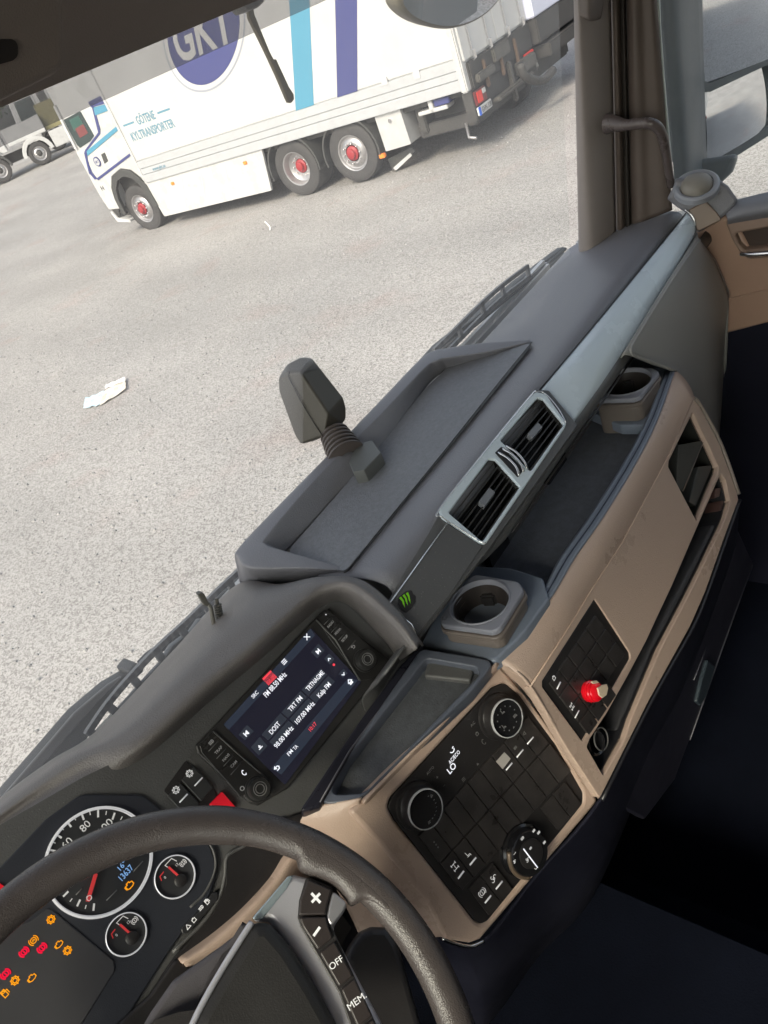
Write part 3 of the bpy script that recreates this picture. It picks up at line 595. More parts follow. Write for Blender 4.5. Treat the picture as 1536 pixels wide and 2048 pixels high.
# roof with an unseen hatch opening, added to light the fascia from above
RFf = Fr((0, 0, .62), (1, 0, 0), N=(0, 0, -1)); 
def rect(a, b, c, d): return [(a, b), (c, b), (c, d), (a, d)]
link('roof_liner', prism_me(Fr((0, 0, .62), (1, 0, 0), V=(0, -1, 0)), [rect(-.8, -.62, 1.6, 1.55), rpoly(rect(-.1, -.30, 1.2, .95), .08)], -.04, 0, .01), WALL, CAB)
# left wall and door with its window opening
SLf = Fr((-.78, 0, 0), (0, 1, 0), N=(1, 0, 0))
link('left_side_wall', prism_me(SLf, [rect(-1.55, FLZ, .86, .62), rpoly(rect(-.62, -.48, .60, .42), .07)], -.05, 0, .01), WALL, CAB)
SRf = Fr((1.56, 0, 0), (0, -1, 0), N=(-1, 0, 0))
link('right_side_wall', prism_me(SRf, [rect(-.66, FLZ, 1.55, .62), rpoly([(-.645, -.60), (.62, -.50), (.62, .42), (-.56, .42)], .02)], -.05, 0, .01), WALL, CAB)
box('left_window', (-.80, -.62, -.48), (-.796, .60, .42), SIDEG, CAB)
# front wall under the windscreen, cab exterior skin
box('front_panel', (-.80, .90, -2.2), (1.6, .93, -.665), TWH, CAB, .01)
box('exterior_side_panel', (1.615, -1.55, -2.25), (1.635, .84, -.64), TWH, CAB, .005); box('exterior_side_panel', (1.615, -1.55, .43), (1.635, .84, .8), TWH, CAB, .005); box('exterior_side_panel', (1.615, -1.55, -.62), (1.635, -.66, .42), TWH, CAB, .005)
box('exterior_side_panel', (-.87, -1.55, -2.25), (-.85, .84, -.5), TWH, CAB, .005)
box('exterior_roof', (-.86, -1.6, .68), (1.63, .8, .70), TWH, CAB)
# windscreen (leans back towards the top)
WSf = from3(Vector((-.75, .86, -.64)), Vector((1.44, .86, -.64)), Vector((-.75, .64, .45)))
ws = link('windscreen', mesh([(-.80, .862, -.66), (.4, .885, -.66), (1.12, .868, -.66), (1.33, .835, -.66), (1.445, .775, -.66), (-.80, .66, .5), (.4, .68, .5), (1.12, .665, .5), (1.33, .635, .5), (1.43, .575, .5)], [(0, 1, 6, 5), (1, 2, 7, 6), (2, 3, 8, 7), (3, 4, 9, 8)]), WINDG, CAB, True)
# right A pillar
def plpatch(nm, cols, m, par, thick=.004, nu=16, nv=6):   # cols: (pixel x at the base, base y, pixel x at the top, x-plane)
    top = [PX(c[2], -10, c[3]) for c in cols]; bot = [PX(c[0], c[1], c[3]) for c in cols]
    ext = [t+(t-b)*.9 for t, b in zip(top, bot)]
    low = [b+(b-t)*.12 for t, b in zip(top, bot)]
    return patch(nm, [ext, top, [(t+b)/2 for t, b in zip(top, bot)], bot, low], m, par, nu=nu, nv=nv*2, thick=thick)
pl = plpatch('a_pillar', [(1157, 486, 1147, 1.445), (1163, 478, 1153, 1.428), (1180, 466, 1160, 1.425), (1206, 448, 1190, 1.45), (1232, 425, 1222, 1.49)], PIL, CAB, .003)
plpatch('door_seal', [(1230, 428, 1220, 1.50), (1236, 422, 1226, 1.487), (1243, 418, 1233, 1.487), (1250, 414, 1240, 1.50)], SEAL, CAB)
plpatch('door_seal', [(1248, 414, 1238, 1.50), (1256, 410, 1246, 1.492), (1262, 408, 1252, 1.505)], mat('seal_groove', (.03, .025, .02), .6), CAB)
plpatch('door_frame', [(1260, 408, 1250, 1.508), (1272, 405, 1262, 1.492), (1284, 402, 1272, 1.492), (1300, 396, 1285, 1.50), (1322, 388, 1303, 1.502), (1342, 380, 1313, 1.512)], SEAL, CAB)
me = join([tube_me([PX(1148+k, 60, 1.43), PX(1148+k, 60, 1.43)], .001) for k in ()]) if False else None
gc = patch('pillar_recess_cover', [[PX(1158, -40, 1.418), PX(1180, -40, 1.42), PX(1210, -40, 1.452)], [PX(1158, 0, 1.416), PX(1180, 0, 1.414), PX(1208, 0, 1.45)], [PX(1160, 28, 1.416), PX(1180, 34, 1.416), PX(1203, 32, 1.45)], [PX(1166, 36, 1.43), PX(1182, 42, 1.434), PX(1200, 38, 1.46)]], mat('pillar_inset', (.16, .135, .12), .55, bump=.3, scale=800), CAB, thick=.002)
gh = thing('grab_handle', 'slim dark brown grab handle curving down the windscreen pillar', 'handle', PX(1250, 300, 1.46))
HND = mat('handle_brown', (.10, .08, .075), .28, var=.1)
tube('grip', [PX(1216, 247, 1.452), PX(1228, 247, 1.448), PX(1252, 250, 1.44), PX(1280, 247, 1.44), PX(1300, 247, 1.44), PX(1316, 256, 1.445), PX(1326, 276, 1.452), PX(1332, 305, 1.46), PX(1338, 345, 1.47), PX(1342, 372, 1.48)], [.018, .014, .0095, .0095, .0095, .0095, .009, .008, .0075, .007], HND, gh, seg=14, sm=60)
HF = from3(PX(1212, 232, 1.45), PX(1220, 232, 1.45), PX(1212, 262, 1.45))
prism('end_cap', Fr(PX(1214, 247, 1.462), (.3, .95, 0), N=(-.95, -.3, .0)), [(1207, 234), (1222, 232), (1228, 240), (1228, 256), (1218, 263), (1208, 262)], -.012, .010, HND, gh, r=.004, bevel=.004)
# roof edge / header console, darker where it shades the view
HD = Fr((0, .60, 0), (1, 0, 0), N=(0, -1, 0))
def hz(px, py, y): return PY(px, py, y)
hA, hB = hz(140, 150, .60), hz(510, 3, .60)
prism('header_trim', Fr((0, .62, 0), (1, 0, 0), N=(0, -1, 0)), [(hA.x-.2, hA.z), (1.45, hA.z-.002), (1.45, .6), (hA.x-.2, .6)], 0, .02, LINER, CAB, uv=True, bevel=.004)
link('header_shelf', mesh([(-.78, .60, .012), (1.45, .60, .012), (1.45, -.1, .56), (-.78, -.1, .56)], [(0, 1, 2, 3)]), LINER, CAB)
VZ = Fr((0, .50, 0), (1, 0, 0), V=(0, -.55, .83))
vis = thing('roof_console', 'dark brown textured roof console over the driver with a small recess', 'console', (.1, .5, .2))
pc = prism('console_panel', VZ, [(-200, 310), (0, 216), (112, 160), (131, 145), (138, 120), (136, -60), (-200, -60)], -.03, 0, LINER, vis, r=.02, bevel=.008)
prism('recess', VZ, [(-40, 80), (30, 80), (36, 90), (36, 112), (26, 121), (-40, 140)], .0, .0015, mat('recess_black', (.02, .015, .013), .8), vis, r=.004)
# ======================= SMOKED VISOR, HANGING ROD, FRONT MIRROR (outside the glass) =======================
sv = thing('exterior_sun_visor', 'smoked see-through sun visor strip across the top of the windscreen', 'sun visor', (.4, 1.0, 0))
zb = PY(310, 155, .98).z
me = mesh([(-.85, .985, zb), (1.22, .985, zb), (1.22, .90, .55), (-.85, .90, .55), (-.85, .981, zb), (1.22, .981, zb), (1.22, .896, .55), (-.85, .896, .55)], [(0, 1, 2, 3), (7, 6, 5, 4), (0, 4, 5, 1), (1, 5, 6, 2), (3, 2, 6, 7), (0, 3, 7, 4)])
link('visor_panel', mesh([(-.85, .985, zb), (1.50, .985, zb), (1.50, .90, .55), (-.85, .90, .55)], [(0, 1, 2, 3)]), SMOKE, sv)
RD = Fr(PY(540, 100, .92), (1, 0, 0), N=(0, -1, .1))
rod = thing('hanging_rod', 'long slotted brown rod hanging down from the roof edge before the box truck', 'rod', PY(585, 205, .92))
RM = mat('rod_brown', (.10, .085, .05), .5, bump=.4, scale=300, var=.15)
prism('rod_arm', RD, [(488, -30), (500, -30), (510, 30), (541, 105), (570, 160), (588, 188), (589, 198), (585, 204), (578, 203), (573, 192), (553, 145), (533, 102), (500, 35)], -.003, .004, RM, rod, bevel=.0015, holes=[[(549, 118), (553, 118), (578, 172), (577, 176), (574, 172)]], r=0)
rt = Fr(PY(505, 0, .90), (1, 0, 0), N=(0, -1, 0)); prism('bracket', rt, [(470, -30), (532, -30), (530, 4), (518, 14), (498, 20), (484, 8)], -.02, .01, OUTB, rod, r=.004, bevel=.004)
FMf = Fr(PY(900, 0, 1.12), Vector((1, -.0, .02)), N=(-.25, -1, -.35))
fm = thing('front_mirror', 'round front mirror with dark rim hanging above the windscreen', 'mirror', PY(900, 30, 1.12))
rim = [(797, 0), (800, 14), (812, 30), (832, 44), (858, 54), (885, 59), (912, 58), (945, 48), (975, 30), (995, 10), (1008, -12), (1004, -60), (960, -110), (880, -120), (820, -80), (798, -30)]
rim2 = [(x+(900-x)*.07, y+(-30-y)*.09) for x, y in rim]
ru = resample([Vector((*p, 0)) for p in FMf.uvs(rim)]+[Vector((*FMf.uv(*rim[0]), 0))], 60)[:-1]; ru2 = resample([Vector((*p, 0)) for p in FMf.uvs(rim2)]+[Vector((*FMf.uv(*rim2[0]), 0))], 60)[:-1]
link('housing', prism_me(FMf, [[(p.x, p.y) for p in ru]], -.05, 0, .012), mat('mirror_housing_brown', (.12, .11, .08), .5, bump=.3, scale=300), fm, True)
link('mirror_glass', prism_me(FMf, [[(p.x, p.y) for p in ru2]], -.001, .003), MIRR, fm)
tube('mirror_arm', [FMf.w(.0, .2, -.03), FMf.w(.05, .4, -.05), (1.2, .75, .7)], .015, OUTB, fm)

# ======================= RIGHT DOOR =======================
DF = Fr((1.5, 0, 0), (0, -1, 0), N=(-1, 0, 0))     # door inner face; u runs rearwards
DR = thing('passenger_door', 'tan and grey passenger door with chrome edged handle recess and side window', 'door', (1.53, .1, -1.3))
prism('door_panel', DF, [(1388, 470), (1450, 432), (1475, 452), (1500, 500), (1750, 470), (1750, 520), (1560, 640), (1452, 668), (1457, 585), (1428, 520)], -.04, 0, TANB, DR, bevel=.006)
prism('lower_door_panel', DF, [(1420, 700), (1450, 655), (1560, 630), (1900, 500), (2300, 1700), (1500, 2400), (1390, 900)], -.06, -.012, NAVY, DR, bevel=.006)
arcp = [(1452+ (i*9), 600-26*math.sin(math.pi*min(1, i/16)*.5)) for i in range(17)]
tube('speaker_ring', [DF.pt(x, y, .001) for x, y in arcp], .0022, TANB, DR, seg=6)
patch('door_top_trim', [[DF.pt(1440, 405, -.01), DF.pt(1480, 398, -.012), DF.pt(1540, 383, -.012), DF.pt(1700, 350, -.012)], [DF.pt(1450, 425, .02), DF.pt(1480, 413, .022), DF.pt(1540, 400, .022), DF.pt(1700, 365, .022)], [DF.pt(1455, 440, .03), DF.pt(1482, 432, .032), DF.pt(1540, 422, .032), DF.pt(1700, 400, .032)], [DF.pt(1455, 452, .01), DF.pt(1490, 445, .012), DF.pt(1540, 437, .012), DF.pt(1700, 412, .012)]], DASH, DR)
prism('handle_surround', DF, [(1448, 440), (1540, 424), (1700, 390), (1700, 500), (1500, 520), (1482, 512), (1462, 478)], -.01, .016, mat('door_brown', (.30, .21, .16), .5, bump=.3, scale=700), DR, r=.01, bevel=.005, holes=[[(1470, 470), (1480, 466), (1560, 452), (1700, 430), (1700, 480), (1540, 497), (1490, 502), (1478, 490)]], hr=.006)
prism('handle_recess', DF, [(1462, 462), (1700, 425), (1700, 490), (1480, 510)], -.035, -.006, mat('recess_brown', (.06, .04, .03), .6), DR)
tube('door_handle', [DF.pt(1482, 508, .018), DF.pt(1500, 509, .024), DF.pt(1530, 507, .026), DF.pt(1600, 500, .026)], .0045, CHR, DR, seg=10, sm=20)
link('side_window', mesh([(1.53, .62, -.63), (1.53, -.66, -.55), (1.53, -.66, .45), (1.53, .58, .45)], [(0, 1, 2, 3)]), SIDEG, DR)
tube('window_channel', [PX(1344, 372, 1.525), PX(1332, 240, 1.525), PX(1318, 60, 1.525), PX(1314, -60, 1.525)], .0038, mat('pale_channel', (.60, .68, .64), .3, coat=.3), DR, seg=8)
# tweeter block bridging dash and door
TW = Fr(PX(1400, 400, 1.47), (.35, -.93, 0), N=(-.93, -.35, .3))
tw = prism('tweeter_block', TW, [(1334, 398), (1346, 376), (1351, 357), (1400, 356), (1440, 360), (1457, 372), (1476, 399), (1470, 412), (1440, 440), (1396, 466), (1388, 448), (1376, 428), (1355, 415)], -.06, 0, DASH, DR, r=.004, bevel=.006)
prism('tweeter_trim', TW, [(1376, 420), (1412, 402), (1434, 425), (1444, 440), (1396, 463), (1389, 448)], 0, .004, mat('brown_cover', (.20, .14, .10), .35, bump=.2, scale=800), tw, r=.004, bevel=.002)
tube('tweeter_edge', [TW.pt(1370, 419, .004), TW.pt(1381, 428, .006), TW.pt(1389, 441, .006), TW.pt(1391, 453, .004)], .0018, CHR, tw, seg=8, sm=12)
TD = Fr(PX(1394, 372, 1.475), (.5, -.86, 0), N=(-.35, -.2, .9)); c_ = TD.uv(1393, 372)
lathe('tweeter_ring', TD, c_, [(.040, -.008), (.040, .002), (.036, .005), (.030, .003), (.028, -.003)], mat('ring_grey', (.30, .31, .34), .4), tw, 32)
lathe('tweeter_dome', TD, c_, [(.028, -.003), (.026, .008), (.018, .015), (.008, .018), (0, .0185)], mat('dome_grey', (.24, .22, .19), .45, bump=.5, scale=900), tw, 28)

# ======================= OUTSIDE MIRROR =======================
def mirror():
    P0 = PX(1412, 165, 1.90); d = P0.normalized()
    def nrm(r): return (Vector(r).normalized()-d).normalized()
    T = thing('wing_mirror', 'tall grey wing mirror outside the passenger window showing the yard and our white side', 'mirror', P0+Vector((.15, .1, -.3)))
    MH = mat('mirror_case', (.12, .135, .14), .5, bump=.3, scale=250, var=.08)
    n1 = nrm((.22, -1, -.38)); U1 = Vector((1, -.4, 0)); f1 = Fr(P0, U1, N=n1)
    n2 = nrm((.30, -1, -.28)); f2 = Fr(PX(1412, 185, 1.90), U1, N=n2)
    fh = Fr(P0+Vector((.0, .015, 0)), U1, N=nrm((.22, -1, -.38)))
    case = prism('mirror_case', fh, [(1396, -260), (1400, 60), (1406, 320), (1414, 340), (1480, 308), (1530, 268), (1560, 200), (1700, 160), (1700, -260)], -.17, -.002, MH, T, r=.01, bevel=.012)
    def convex(nm, fr, quad, cen, Rad, n=24):
        a, b, c, d = [Vector(fr.uv(*q)) for q in quad]; ce = Vector(fr.uv(*cen)); V = []
        for i in range(n+1):
            for k in range(n+1):
                u, v = i/n, k/n; p = (a*(1-u)+b*u)*(1-v)+(d*(1-u)+c*u)*v; V.append(fr.w(p.x, p.y, .006-((p-ce).length**2)/(2*Rad)))
        me = mesh(V, [(i*(n+1)+k, (i+1)*(n+1)+k, (i+1)*(n+1)+k+1, i*(n+1)+k+1) for i in range(n) for k in range(n)])
        if sum(p.normal.dot(-(P0)) for p in me.polygons) < 0: me.flip_normals()
        return link(nm, me, MIRR, T, True)
    convex('mirror_glass', f1, [(1402, -200), (1640, -200), (1640, 78), (1406, 168)], (1500, 20), 1.6)
    convex('lower_mirror_glass', f2, [(1410, 180), (1545, 120), (1545, 250), (1418, 328)], (1475, 225), .55)
    prism('glass_divider', fh, [(1404, 160), (1420, 166), (1560, 108), (1560, 118), (1420, 184), (1406, 182)], -.002, .014, MH, T)
    prism('glass_edge', fh, [(1398, -240), (1403, -240), (1412, 322), (1424, 326), (1540, 250), (1546, 130), (1556, 130), (1552, 262), (1480, 308), (1414, 342), (1405, 320)], -.002, .012, MH, T)
    # arm and base between mirror and cab, with a rounded shoulder
    A = [PX(1318, -200, 1.68), PX(1320, 0, 1.68), PX(1334, 200, 1.68), PX(1346, 330, 1.68), PX(1350, 372, 1.68)]
    B = [PX(1360, -200, 1.70), PX(1360, 0, 1.70), PX(1372, 200, 1.70), PX(1380, 330, 1.70), PX(1384, 372, 1.70)]
    Cc = [PX(1405, -200, 1.84), PX(1405, 0, 1.84), PX(1410, 200, 1.84), PX(1416, 325, 1.84), PX(1440, 372, 1.84)]
    patch('mirror_arm', [A, B, Cc], MH, T, nu=16, nv=10, thick=.01)
    prism('mirror_base', Fr(PX(1420, 360, 1.78), (.2, -1, 0), N=(-1, -.2, .3)), [(1345, 352), (1362, 338), (1405, 318), (1475, 308), (1462, 345), (1430, 376), (1380, 392), (1345, 388)], -.06, 0, MH, T, r=.01, bevel=.01)
mirror()
# our own truck's box body behind the cab (seen in the mirrors)
OB = thing('own_cargo_box', 'white cargo box of our own truck, seen as white strips in the mirror glass', 'cargo box', (.4, -5, GZ))
box('cargo_box', (-.86, -9.5, -1.7), (1.67, -1.75, .55), TWH, OB, .02); box('chassis_frame', (0, -9.4, -2.3), (.8, -1.0, -1.75), CHAS, OB)
for yy in (-6.0, -7.4, .2):
    wf = Fr((1.6, yy, GZ), (0, -1, 0), N=(1, 0, 0)); wf.N = Vector((1, 0, 0)); wf.U = Vector((0, 1, 0)); wf.V = Vector((0, 0, 1)); wheel(wf, (0, .5), OB, 'flat', -.03)
# vehicles and hedge behind us to the right, met only in the mirrors
tree('leafy_tree', 'bushy tree behind our truck, showing at the top of the lower mirror', 9, -34, 9, 71)
tree('leafy_tree', 'spreading tree behind our truck, beside the bushy one in the mirror', 16, -38, 10, 72)

# ======================= DASHBOARD =======================
DB = thing('dashboard', 'grey and tan truck dashboard with vents, lit radio screen, dials and switch panels', 'dashboard', (.6, .6, FLZ))
# upper surface, falling to the windscreen and rolling over to the vents
prof = [(.862, -.66), (.835, -.638), (.80, -.612), (.76, -.598), (.71, -.583), (.66, -.574), (.625, -.568), (.60, -.564), (.575, -.562), (.558, -.568), (.55, -.585)]
top = patch('dash_top', [[(x, y, z) for x in (.455, .6, .8, 1.1, 1.30, 1.42, 1.515)] for (y, z) in prof], DASH, DB, nu=40, nv=50)
# the far corner of the top drops away round the corner of the windscreen
# tray: raised rim on three sides, a flat mat, a fine seam on the near side
cols = [((694, 1146, -.575), (696, 1141, -.567), (698, 1138, -.567), (701, 1136, -.569)),
        ((610, 1160, -.59), (600, 1136, -.555), (612, 1114, -.556), (630, 1120, -.571)),
        ((520, 1172, -.61), (500, 1136, -.547), (545, 1094, -.547), (584, 1112, -.576)),
        ((486, 1166, -.62), (474, 1112, -.545), (530, 1086, -.545), (572, 1106, -.577)),
        ((486, 1150, -.62), (476, 1094, -.545), (531, 1076, -.545), (578, 1098, -.577)),
        ((560, 1060, -.62), (556, 1010, -.545), (590, 1004, -.545), (622, 1049, -.577)),
        ((680, 940, -.62), (655, 909, -.545), (663, 925, -.545), (676, 989, -.577)),
        ((860, 745, -.62), (752, 808, -.545), (762, 828, -.545), (772, 888, -.577)),
        ((900, 735, -.62), (838, 718, -.545), (848, 737, -.545), (852, 775, -.577)),
        ((915, 735, -.61), (866, 700, -.545), (876, 720, -.545), (890, 742, -.577)),
        ((930, 722, -.60), (885, 696, -.546), (896, 715, -.547), (910, 735, -.576)),
        ((990, 700, -.59), (965, 685, -.553), (970, 704, -.556), (985, 712, -.572)),
        ((1055, 686, -.572), (1058, 680, -.566), (1061, 683, -.567), (1063, 686, -.5685))]
TR4 = [[PZ(*c[k]) for c in cols] for k in range(4)]
def mixr(a, b, t): return [p*(1-t)+q*t for p, q in zip(a, b)]
patch('tray_rim', [TR4[0], mixr(TR4[0], TR4[1], .5), mixr(TR4[0], TR4[1], .9), mixr(TR4[1], TR4[2], .15), mixr(TR4[1], TR4[2], .85), mixr(TR4[2], TR4[3], .10), mixr(TR4[2], TR4[3], .6), TR4[3]], DASH, DB, nu=96, nv=35, thick=.003)
mt_pts = [(699, 1138, -.5655), (630, 1120, -.567), (575, 1106, -.572), (580, 1096, -.572), (676, 989, -.572), (852, 775, -.572), (896, 735, -.572), (985, 712, -.569), (1062, 685, -.5655)]
MTH = .0
MT = from3(PZ(699, 1138, -.5645), PZ(1062, 685, -.5645), PZ(620, 1060, -.5722))
SPK = mat('tray_mat', (.18, .185, .20), .5, bump=.5, scale=500, var=.22, vscale=160, dust=.3)
prism('tray_mat', MT, [(690, 1143), (640, 1130), (578, 1108), (582, 1094), (676, 987), (850, 777), (896, 733), (985, 709), (1066, 684)], -.003, .0007, SPK, DB, r=.008, bevel=.0004)
tube('tray_seam', [MT.pt(640, 1131, .001), MT.pt(668, 1139, .001), MT.pt(686, 1142, .001), MT.pt(697, 1138, .001), MT.pt(760, 1060, .001), MT.pt(870, 925, .001), MT.pt(1000, 762, .001), MT.pt(1064, 684, .001)], .0007, BLK, DB, seg=6, sm=50)
# binnacle hood over the dials and radio
def Z(l, z): return [PZ(x, y, z) for x, y in l]
IP = from3(PZ(400, 1490, -.60), PZ(650, 1220, -.60), PZ(785, 1330, -.69))
hood = [
  [PZ(-120, 1790, -.66), PZ(0, 1640, -.66), PZ(120, 1540, -.66), PZ(205, 1480, -.66), PZ(345, 1330, -.66), PZ(470, 1200, -.66), PZ(560, 1185, -.64), PZ(640, 1165, -.62), PZ(720, 1165, -.60), PZ(800, 1225, -.62), PZ(848, 1290, -.63)],
  [PZ(-120, 1712, -.60), PZ(0, 1597, -.60), PZ(100, 1522, -.60), PZ(198, 1457, -.60), PZ(345, 1302, -.60), PZ(472, 1170, -.595), PZ(560, 1168, -.58), PZ(640, 1154, -.565), PZ(724, 1160, -.562), PZ(798, 1222, -.58), PZ(843, 1285, -.60)],
  [PZ(-120, 1722, -.552), PZ(0, 1610, -.552), PZ(125, 1518, -.552), PZ(232, 1462, -.551), PZ(365, 1332, -.549), PZ(487, 1212, -.549), PZ(575, 1176, -.55), PZ(645, 1156, -.551), PZ(718, 1163, -.555), PZ(794, 1228, -.572), PZ(838, 1290, -.592)],
  [PZ(-120, 1738, -.545), PZ(0, 1628, -.545), PZ(156, 1520, -.545), PZ(262, 1470, -.545), PZ(400, 1350, -.544), PZ(510, 1262, -.545), PZ(600, 1194, -.546), PZ(650, 1170, -.548), PZ(708, 1172, -.552), PZ(786, 1240, -.572), PZ(832, 1298, -.592)],
  [PZ(-120, 1762, -.552), PZ(0, 1650, -.552), PZ(164, 1545, -.552), PZ(278, 1498, -.552), PZ(415, 1378, -.552), PZ(520, 1292, -.553), PZ(608, 1215, -.556), PZ(654, 1188, -.56), PZ(700, 1190, -.566), PZ(774, 1252, -.588), PZ(822, 1306, -.606)],
  [IP.pt(-120, 1775, -.002), IP.pt(0, 1666, -.002), IP.pt(170, 1572, -.002), IP.pt(285, 1520, -.002), IP.pt(425, 1400, -.002), IP.pt(530, 1312, -.002), IP.pt(615, 1236, -.002), IP.pt(655, 1208, -.002), IP.pt(695, 1210, -.002), IP.pt(758, 1272, -.002), IP.pt(800, 1322, -.002)]]
patch('binnacle_hood', hood, HOOD, DB, nu=80, nv=40, thick=.003)
# instrument plane (leaning back about 42 degrees)
print('IP N', IP.N, 'U', IP.U)
ipb = prism('instrument_panel', IP, [(-160, 1780), (0, 1650), (165, 1555), (280, 1500), (420, 1380), (525, 1295), (610, 1220), (655, 1192), (700, 1196), (770, 1255), (830, 1315), (640, 1612), (560, 1700), (450, 1810), (340, 1935), (220, 2120), (-160, 2120)], -.02, 0, DASHD, DB)
# --- radio unit
RAD = thing('x', '', '', (0, 0, 0)); bpy.data.objects.remove(RAD)
rad = prism('radio_unit', IP, [(391, 1490), (402, 1480), (640, 1226), (652, 1222), (786, 1322), (786, 1334), (720, 1400), (575, 1578), (516, 1612), (500, 1606), (396, 1508)], 0, .007, mat('radio_black', (.035, .034, .034), .42, bump=.25, scale=900, var=.1), DB, r=.004, bevel=.002)
scrM = mat('screen_backlit_navy', (.01, .011, .02), .12, emit=(.010, .010, .018), es=1.0)
barM = mat('screen_bar', (.02, .025, .035), .12, emit=(.020, .026, .042), es=1.0)
cellM = mat('screen_cell', (.02, .025, .035), .12, emit=(.024, .028, .038), es=1.0)
txtM = mat('screen_white', (.5, .5, .5), .3, emit=(.85, .87, .95), es=.9)
redM = mat('screen_red', (.5, .02, .04), .3, emit=(.95, .07, .09), es=.9)
scr = prism('radio_screen', IP, [(447, 1449), (622, 1256), (722, 1364), (570, 1570)], .006, .0085, scrM, rad, r=.002)
def z2(x, y): return (380+x/3.2, 1190+y/3.2)
def sp(n, pts, m, o=.0086, th=.0004): return prism(n, IP, [z2(*p) for p in pts], o, o+th, m, scr)
sp('title_bar', [(215, 830), (250, 862), (800, 258), (772, 215)], barM)
sp('status_bar', [(520, 1110), (1015, 530), (1075, 545), (585, 1150)], barM)
for k in range(3):
    a0 = Vector((458+k*128, 893-k*143)); e = Vector((121, -136)); r1, r2 = Vector((42, 38)), Vector((48, 44))
    for q in range(2):
        b0 = a0 + (r1+r2)*.53*q*1.05
        sp('preset_cell', [tuple(b0), tuple(b0+e), tuple(b0+e+r1), tuple(b0+r1)], cellM)
for pts in ([(310, 895), (365, 832), (408, 872), (352, 930)], [(775, 365), (822, 312), (862, 355), (815, 405)], [(390, 975), (447, 908), (497, 965), (440, 1028)], [(858, 408), (890, 375), (925, 410), (895, 445)], [(952, 505), (983, 470), (1010, 500), (980, 530)]): sp('touch_key', pts, cellM)
sp('source_key', [(462, 535), (515, 482), (558, 525), (503, 580)], redM)
UA = 0
SO = .0094
for s, p, h, w in (('FM 88.50 MHz', (545, 572), .0062, .036), ('DOST', (542, 850), .0055, .0155), ('98.00 MHz', (600, 908), .0055, .030), ('TRT FM', (673, 695), .0055, .0215), ('107.00 MHz', (735, 752), .0055, .032), ('TRTNAGME', (800, 548), .0055, .030), ('Kalp FM', (857, 607), .0055, .0215), ('FM', (640, 1008), .0042, .0072), ('TA', (675, 975), .0042, .0058), ('SRC', (415, 637), .0042, .009)):
    txt('screen_text', IP, s, z2(*p), h, txtM, scr, off=SO, wid=w, bold=.012)
txt('screen_text', IP, '10:17', z2(785, 842), .0045, redM, scr, off=SO, wid=.0115)
txt('screen_text', IP, '1', z2(510, 532), .005, mat('deep_red', (.2, 0, 0), .5), scr, off=SO)
for k, p, s in (('x', (748, 268), .0038), ('list', (603, 427), .0034), ('prev', (360, 886), .0034), ('next', (820, 361), .0034), ('up', (890, 411), .003), ('down', (982, 507), .003), ('home', (1025, 555), .004), ('back', (558, 1108), .004), ('save', (447, 972), .0032)):
    icon('screen_icon', IP, k, z2(*p), s, .0012, txtM, scr, off=SO)
lathe('page_dot', IP, IP.uv(*z2(921, 446), SO), [(.0016, SO-.0003), (.0016, SO), (0, SO)], redM, scr, 12)
# key strips either side
for nm, pts in (('key_strip', [(60, 962), (145, 870), (165, 880), (505, 1185), (470, 1215), (400, 1270), (320, 1290), (75, 1010)]), ('key_strip', [(808, 158), (870, 98), (900, 105), (1285, 440), (1280, 460), (1150, 540), (1095, 548)])):
    ks = prism(nm, IP, [z2(*p) for p in pts], .0068, .0092, mat('key_strip_black', (.028, .027, .027), .3, var=.1), rad, r=.002, bevel=.0008)
tube('strip_edge', [IP.pt(*z2(*p), .0095) for p in ((148, 872), (300, 1010), (450, 1140), (500, 1185))], .0008, DASHD, rad, seg=6)
tube('strip_edge', [IP.pt(*z2(*p), .0098) for p in ((808, 160), (930, 285), (1085, 545))], .0010, mat('edge_grey', (.16, .16, .16), .3), rad, seg=6)
GTX = mat('key_print', (.42, .42, .42), .5, emit=(.10, .10, .10), es=.6)
for s, p, w in (('TRAF', (182, 992), .0105), ('NAVI', (230, 1040), .0095), ('CAM', (280, 1082), .0088), ('RADIO', (900, 186), .0110), ('MEDIA', (946, 232), .0110), ('SETUP', (990, 277), .0110)):
    txt('key_text', IP, s, z2(*p), .0030, GTX, rad, off=.0096, wid=w, bold=.01)
for k, p in (('phone', (345, 1138)), ('back', (1045, 332)), ('lamp', (135, 942))): icon('key_icon', IP, k, z2(*p), .0034, .0008, txtM if k == 'phone' else GTX, rad, off=.0096)
for a, b in (((120, 1000), (180, 935)), ((170, 1048), (230, 985)), ((215, 1096), (275, 1030)), ((262, 1150), (325, 1078)), ((858, 190), (905, 140)), ((905, 240), (955, 185)), ((950, 290), (1003, 235)), ((1010, 350), (1060, 290))):
    tube('key_gap', [IP.pt(*z2(*a), .0094), IP.pt(*z2(*b), .0094)], .0005, mat('gap_grey', (.14, .14, .14), .4), rad, seg=5)
for (p, r) in (((445, 1240), .0125), ((1132, 412), .0125)):
    c = IP.uv(*z2(*p), .018); kn = lathe('radio_knob', IP, c, [(r*1.18, .008), (r*1.15, .0105), (r*1.0, .011), (r*.96, .019), (r*.9, .0205), (r*.62, .0205), (r*.58, .0195), (r*.5, .0195), (0, .0195)], mat('knob_black', (.03, .03, .03), .3), rad, 36)
    for q in (.62, .42): lathe('knob_ring', IP, c, [(r*q, .0195), (r*q, .0212), (r*(q-.07), .0212), (r*(q-.07), .0195)], mat('ring_mid_grey', (.35, .35, .35), .3, metal=.6), kn, 32)
lathe('power_key', IP, IP.uv(*z2(334, 1238), .0094), [(.0026, .009), (.0026, .0097), (.0017, .0097), (.0017, .009)], GTX, rad, 16)
lathe('power_key', IP, IP.uv(*z2(870, 125), .0094), [(.0008, .009), (.0008, .0098), (0, .0098)], txtM, rad, 8)
